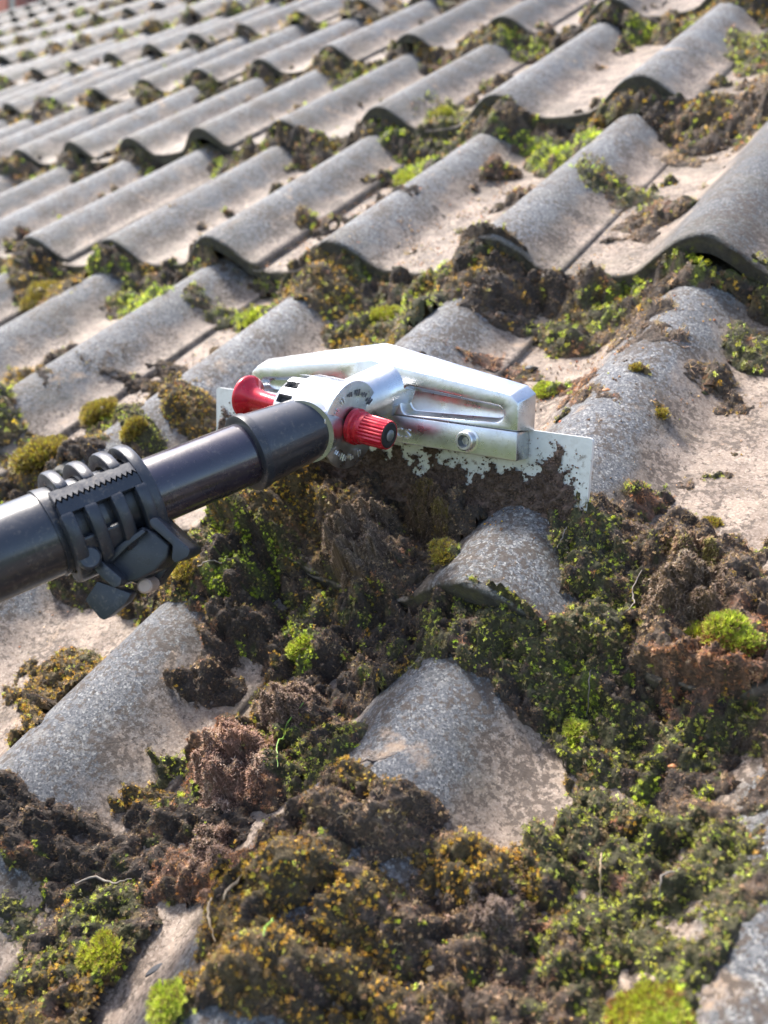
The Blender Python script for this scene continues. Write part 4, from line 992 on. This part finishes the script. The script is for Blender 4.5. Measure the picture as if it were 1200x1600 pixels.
tuft(-0.0263, -0.8924, 0.0072, 0.0022, GO, 'low olive moss cushion on the bare roll below the blade', 500, base=None, leaf=0.0011, group=TG)
tuft(-0.3841, -0.2779, 0.0128, 0.0064, GY, 'small yellow green moss cushion in a pan at the top right of centre', 300, base=None, leaf=0.0015, group=TG)
tuft(0.0047, -0.7313, 0.0025, 0.0020, GO, 'tiny golden moss dot on the grey roll right of the blade', 90, base=None, leaf=0.0011, group=TG)
tuft(0.0257, -0.7562, 0.0030, 0.0024, GO, 'tiny olive moss dot on the grey roll, below the golden dot', 120, base=None, leaf=0.0011, group=TG)
tuft(0.0704, -0.8166, 0.0035, 0.0014, GO, 'tiny flat moss patch on the pink pan at the right edge', 160, base=None, leaf=0.0011, group=TG)

def clod(x, y, rx, ry, h, cols, label, seed, nf=1500):
    """torn-off lump of moss and soil: a crumbly heap, matted with short fibres"""
    r = random.Random(seed); N = 120
    g_ = np.linspace(-1.25, 1.25, N); X, Y = np.meshgrid(g_, g_)
    wx = X + .35 * fbm(X + seed, Y, .9, 3, seed); wy = Y + .35 * fbm(X, Y - seed, .9, 3, seed + 1)
    q = np.sqrt(wx ** 2 + wy ** 2); xr = x + X * rx; yr = y + Y * ry
    d1, r1 = domes(xr, yr, .0075, seed + 20); d2, _ = domes(xr, yr, .003, seed + 30); d3, _ = domes(xr, yr, .0014, seed + 40)
    body = smooth(1.0, .45, q)
    T, W, z0, b = cover(xr, yr); t_, _, _ = lumps(xr, yr, T); base = z0 + np.maximum(t_, 0)
    hz = body * (h * (.8 + .5 * fbm(X, Y, .8, 3, seed + 2)) + d1 * .9 + d2 * .8 + d3 * .7 + .0012 * fbm(xr, yr, .0022, 2, seed + 4)) - .0015
    hole = smooth(.2, .45, fbm(xr, yr, .006, 2, seed + 7)) * body * .0035
    zz = base + hz - hole
    keep = (hz > -.0012); kq = keep[:-1, :-1] & keep[1:, :-1] & keep[:-1, 1:] & keep[1:, 1:]
    fc = grid_faces(N, N, kq); used = np.zeros(N * N, bool); used[fc.ravel()] = True; idx = np.cumsum(used) - 1
    P_ = np.stack([xr.ravel(), yr.ravel(), zz.ravel()], 1)[used]
    # underside
    Bt = P_.copy(); Bt[:, 2] = base.ravel()[used] - .004
    v = [tuple(p) for p in P_] + [tuple(p) for p in Bt]; nn = len(P_)
    f = [tuple(p) for p in idx[fc]] + [tuple(p[::-1] + nn) for p in idx[fc]]
    gy_, gx_ = np.gradient(zz, g_[1] - g_[0]); nr = np.stack([-gx_ / rx, -gy_ / ry, np.ones_like(gx_)], -1).reshape(-1, 3)[used]
    nr /= np.linalg.norm(nr, axis=1)[:, None]
    sel = np.clip(((r1.ravel()[used] * .6 + .4 * rng.random(nn)) * len(cols)).astype(int), 0, len(cols) - 1)
    cl = np.array(cols)[sel] * rng.uniform(.45, 1.1, (nn, 1)) * .7
    cc = [tuple(p) for p in cl] * 2
    for _ in range(nf * 4):
        i_ = r.randrange(nn); p = Vector(P_[i_]); d = Vector(nr[i_])
        g = (d * .7 + Vector((r.uniform(-1, 1), r.uniform(-1, 1), r.uniform(-1, 1)))).normalized(); c = Vector(cols[sel[i_]]) * r.uniform(.5, 1.6)
        k0 = len(v); pts_ = [p]; L = r.uniform(.00025, .0007)
        for m in range(3): g = (g + Vector((r.uniform(-1, 1), r.uniform(-1, 1), r.uniform(-1, 1))) * .8).normalized(); pts_.append(pts_[-1] + g * L)
        strip(v, f, pts_, .00010 + .00016 * r.random(), g.cross(Vector((.2, r.random(), 1))).normalized()); cc += [tuple(c)] * (len(v) - k0)
    me = bpy.data.meshes.new('moss_clod'); me.from_pydata(v, [], f); set_col(me, 'col', np.array(cc)); me.update()
    o = mesh_obj('moss_clod', me, LEAFG); recentre(o); tag(o, label, 'moss clod', 'loose moss clods'); return o
clod(-0.0708, -1.0160, 0.0214, 0.0221, 0.0068, [(.44,.26,.19),(.30,.17,.12),(.54,.38,.29)], 'loose reddish brown moss clod left of the large bare grey roll', 3, 2600)
clod(0.0802, -0.8796, 0.0206, 0.0167, 0.0075, [(.32,.22,.16),(.18,.12,.08),(.44,.34,.26)], 'big loose brown moss clod hanging at the right edge, under the bright tuft', 4, 2600)
clod(-0.0766, -0.8966, 0.0198, 0.0200, 0.0099, BR_, 'dark brown torn moss clod in front of the left half of the blade', 5, 2200)
clod(-0.0503, -0.8700, 0.0160, 0.0136, 0.0068, [(.12,.08,.055),(.20,.13,.085),(.25,.18,.06)], 'brown crumbly moss clod against the middle of the blade', 6, 1600)
clod(-0.0659, -0.9795, 0.0146, 0.0147, 0.0073, [(.26,.17,.12),(.36,.24,.18),(.15,.10,.07)], 'brown moss clod above the reddish clod', 7, 1500)
clod(0.0602, -1.0186, 0.0096, 0.0089, 0.0035, [(.26,.19,.15),(.16,.11,.09),(.34,.27,.22)], 'pale brown moss clod in the bottom centre', 8, 1200)
clod(-0.0537, -1.0482, 0.0148, 0.0111, 0.0044, [(.25,.16,.12),(.36,.23,.17),(.15,.10,.07)], 'brown moss clod below the reddish clod at the left', 9, 1400)
clod(0.0720, -0.8499, 0.0137, 0.0075, 0.0038, [(.34,.21,.13),(.20,.13,.09),(.36,.30,.10)], 'ragged brown moss clod at the upper edge of the right mossy bank', 10, 1200)

def tube_path(pts, rad, seg=7):
    bm = bmesh.new(); pr = None
    for q, p in enumerate(pts):
        d = (pts[min(q + 1, len(pts) - 1)] - pts[max(q - 1, 0)]); ax, a, b = frame(d); r = rad[q] if isinstance(rad, (list, tuple)) else rad
        ring = [bm.verts.new(p + (a * math.cos(6.2832 * m / seg) + b * math.sin(6.2832 * m / seg)) * r) for m in range(seg)]
        if pr:
            for m in range(seg): bm.faces.new((pr[m], pr[(m + 1) % seg], ring[(m + 1) % seg], ring[m]))
        else: bm.faces.new(ring)
        pr = ring
    bm.faces.new(pr); bmesh.ops.recalc_face_normals(bm, faces=bm.faces[:]); return bm
BARK = simple('bark', (.10, .075, .06), .8); STRAW = simple('dry_straw', (.42, .31, .19), .7); GRASS = simple('grass_blade', (.20, .34, .05), .5)
ROOT = simple('pale_root', (.20, .17, .14), .7); STONE = simple('pebble', (.34, .30, .27), .7); CHIP = simple('dark_chip', (.045, .045, .05), .6)
RUST = simple('rust_leaf', (.42, .17, .06), .6)
def thread(pts, rad, mat, name, label, cat, lift=.0012, arch=0.0, group=None):
    P_ = []
    n = 14
    for q in range(n + 1):
        t_ = q / n * (len(pts) - 1); a = min(int(t_), len(pts) - 2); u_ = t_ - a
        x = pts[a][0] * (1 - u_) + pts[a + 1][0] * u_; y = pts[a][1] * (1 - u_) + pts[a + 1][1] * u_
        x += .0002 * math.sin(q * 1.9 + x * 500); y += .0002 * math.cos(q * 2.3)
        P_.append([x, y, ground_z(x, y)])
    zs = [p[2] for p in P_]
    for q in range(n + 1):
        w_ = zs[max(0, q - 3):q + 4]; P_[q][2] = sum(w_) / len(w_) * .4 + max(w_) * .6 + lift + arch * math.sin(math.pi * q / n)
    o = mesh_obj(name, fin(tube_path([Vector(p) for p in P_], [rad * (.35 + .65 * math.sin(math.pi * min(1, .12 + q / n * .95))) for q in range(n + 1)], 6), 60), mat); recentre(o); tag(o, label, cat, group); return o
def lump(x, y, r_, sx, sy, sz, mat, name, label, cat, seed, group=None, rot=0.0):
    bm = bmesh.new(); bmesh.ops.create_icosphere(bm, subdivisions=3, radius=1); rr = random.Random(seed)
    A1 = [Vector((rr.uniform(-1, 1), rr.uniform(-1, 1), rr.uniform(-1, 1))).normalized() for _ in range(9)]
    z = ground_z(x, y)
    for q in bm.verts:
        m = 1
        for a in A1: m = min(m, .72 / max(.01, abs(q.co.dot(a)))) if q.co.dot(a) > .72 else m
        c = q.co * m; c = Vector((c.x * sx, c.y * sy, c.z * sz)); c = Matrix.Rotation(rot, 3, 'Z') @ c
        q.co = Vector((x, y, z + r_ * sz * .5)) + c * r_
    o = mesh_obj(name, fin(bm, 30), mat); recentre(o); tag(o, label, cat, group); return o
thread([(0.0552, -0.8650), (0.0560, -0.8784), (0.0603, -0.8863), (0.0591, -0.8940)], 0.00035, ROOT, 'root', 'thin pale root hanging from the right mossy bank', 'root')
thread([(0.0235, -0.8665), (0.0250, -0.8735), (0.0252, -0.8804)], 0.0003, ROOT, 'root', 'short pale root left of the longer one, on the right mossy bank', 'root')
thread([(0.0542, -0.9200), (0.0552, -0.9262), (0.0542, -0.9315)], 0.0003, ROOT, 'root', 'short pale root below the lip of the right mossy bank', 'root')
thread([(-0.0591, -0.9775), (-0.0585, -0.9907), (-0.0530, -1.0020), (-0.0452, -1.0100)], 0.0004, GRASS, 'grass_blade', 'curved green grass stem between the moss clods left of the bare roll', 'grass blade')
thread([(-0.0188, -1.0545), (-0.0187, -1.0619), (-0.0175, -1.0650)], 0.0007, STRAW, 'twig', 'short dry brown twig near the bottom, left of centre', 'twig')
thread([(-0.0246, -1.0661), (-0.0186, -1.0716), (-0.0120, -1.0764)], 0.0006, STRAW, 'twig', 'thin straw coloured twig below the short brown one', 'twig')
thread([(-0.1448, -0.9436), (-0.1382, -0.9377), (-0.1318, -0.9371)], 0.0004, ROOT, 'twig', 'thin pale twig beside the golden cushion at the lever', 'twig')
thread([(0.0621, -0.8488), (0.0717, -0.8447), (0.0786, -0.8452)], 0.0006, STRAW, 'twig', 'dry orange stem lying along the top of the right mossy bank', 'twig')
thread([(-0.0072, -0.9998), (0.0013, -0.9917), (0.0044, -0.9880)], 0.0006, BARK, 'twig', 'small dark twig at the left foot of the bare grey roll', 'twig')
thread([(0.1099, -0.9811), (0.1057, -0.9865), (0.1068, -0.9927)], 0.0004, ROOT, 'root', 'fine pale root in the blurred moss at the lower right', 'root')
thread([(-0.0987, -1.0862), (-0.0940, -1.0798), (-0.0839, -1.0778), (-0.0794, -1.0729)], 0.0005, ROOT, 'root', 'tangle of grey dead stems at the lower left', 'root')
thread([(0.0838, -0.9849), (0.0859, -0.9912), (0.0865, -0.9968)], 0.0004, STRAW, 'twig', 'upright dry stem in the moss right of the bare roll', 'twig')
thread([(0.0050, -1.0620), (0.0088, -1.0647), (0.0115, -1.0688)], 0.0006, GRASS, 'grass_blade', 'bright green blade in the blurred moss at bottom centre', 'grass blade')
lump(-0.0428, -1.0921, 0.0027, 0.7, 1.8, 0.5, CHIP, 'bark_chip', 'dark bark chip lying on the bare strip at the bottom left', 'bark chip', 2, rot=-0.5)
lump(-0.0334, -1.0778, 0.0016, 1.4, 0.6, 0.4, STRAW, 'wood_chip', 'pale wood splinter above the dark bark chip', 'wood chip', 3, rot=0.6)
lump(-0.0807, -0.6980, 0.0036, 1.4, 0.8, 0.6, CHIP, 'slate_chip', 'dark blue slate chip in the debris behind the scraper head', 'slate chip', 4, rot=0.3)
lump(0.0198, -0.9430, 0.0013, 1, 1, 0.8, STONE, 'pebble', 'small tan pebble stuck in the moss of the lip above the bare roll', 'pebble', 5, rot=0)
lump(0.0930, -0.9401, 0.0016, 1.2, 0.7, 0.4, RUST, 'dead_leaf', 'small rust coloured leaf scrap in the green moss at the right', 'leaf', 6, rot=0.4)
lump(0.1226, -0.9967, 0.0011, 1, 1, 0.7, STONE, 'pebble', 'pale blurred pebble in the moss at the lower right', 'pebble', 7, rot=0)
lump(0.0486, -1.0450, 0.0014, 1.3, 0.7, 0.5, STRAW, 'wood_chip', 'small orange wood chip in the moss at bottom centre', 'wood chip', 8, rot=0.8)
lump(0.0193, -0.9751, 0.0010, 1, 1, 0.6, STONE, 'pebble', 'tiny tan pebble on the large bare grey roll', 'pebble', 9, rot=0)
lump(-0.0030, -0.7555, 0.0017, 1.4, 0.8, 0.5, RUST, 'dead_leaf', 'tiny orange leaf scrap on the grey roll right of the scraper head', 'leaf', 10, rot=0.2)
lump(-0.1659, -0.9954, 0.0029, 1.5, 0.5, 0.5, CHIP, 'bark_chip', 'small dark chip on the dusty pan below the clamp lever', 'bark chip', 11, rot=0.2)
lump(0.0539, -0.8117, 0.0024, 1.5, 0.7, 0.5, CHIP, 'bark_chip', 'dark chip on the pink pan at the right', 'bark chip', 12, rot=0.1)


# ------------------------------------------------------------------ chimney at the far end, ground below
def brick_mat():
    t = NT('red_brick'); co = t.co(roof); oi = t.n('ShaderNodeObjectInfo')
    t.l(t.mix(t.noise(co, 40, 5), (.42, .13, .09), (.60, .25, .18)), t.b.inputs['Base Color']); t.b.inputs['Roughness'].default_value = .9
    t.l(t.bump(t.noise(co, 120, 5), .002, 1), t.b.inputs['Normal']); return t.m
ch = empty('chimney', (-4.60, 2.30, -.1)); tag(ch, 'salmon red brick chimney at the far left end of the roof', 'chimney')
Bk = brick_mat(); Mo = simple('mortar', (.36, .33, .29), .95)
Pi = P.to_3x3().inverted()
def wl(v): return Pi @ Vector(v)           # world-upright offset inside the tilted roof frame
def upbox(lo, hi):
    bm = bmesh.new(); bmesh.ops.create_cube(bm, size=1); lo = Vector(lo); hi = Vector(hi)
    for q in bm.verts: q.co = wl([(lo[m] + hi[m]) / 2 + q.co[m] * (hi[m] - lo[m]) for m in range(3)])
    return bm
def child_local(name, bm, mat, par):
    me = from_bm(bm, False); me.materials.append(mat); o = bpy.data.objects.new(name, me); link(o); o.parent = par; return o
child_local('stack', upbox((-.40, -.30, -.5), (.20, .30, 1.2)), Mo, ch)
bmesh_b = upbox((-.105, -.012, -.0325), (.105, .055, .0325)); bmb = bmesh_b; bevel(bmb, .003, 1); meB = from_bm(bmb, False); meB.materials.append(Bk)
bms = upbox((-.012, -.105, -.0325), (.055, .105, .0325)); bevel(bms, .003, 1); meS = from_bm(bms, False); meS.materials.append(Bk)
for row in range(-6, 16):
    for cx in range(-1, 3):
        x0 = -.40 + cx * .22 + (.11 if row % 2 else 0) + .11
        if -.30 <= x0 <= .105:
            o = bpy.data.objects.new('brick', meB); link(o); o.parent = ch; o.location = wl((x0, -.30, row * .075))
    for cy in range(3):
        y0 = -.19 + cy * .22 - (.0 if row % 2 else .0)
        if y0 < .3:
            o = bpy.data.objects.new('brick', meS); link(o); o.parent = ch; o.location = wl((.155, y0 - .0, row * .075))
gm = NT('grass_ground'); co_ = gm.co(None)
gm.l(gm.ramp(gm.noise(co_, .8, 8, .7), [(.3, (.035, .055, .018)), (.7, (.08, .10, .035))]), gm.b.inputs['Base Color']); gm.b.inputs['Roughness'].default_value = .9
me = np_mesh([(-300, -300, -4.2), (300, -300, -4.2), (300, 300, -4.2), (-300, 300, -4.2)], [(0, 1, 2, 3)], False); me.materials.append(gm.m)
go_ = bpy.data.objects.new('ground', me); link(go_); tag(go_, kind='structure')
bpy.context.view_layer.update()
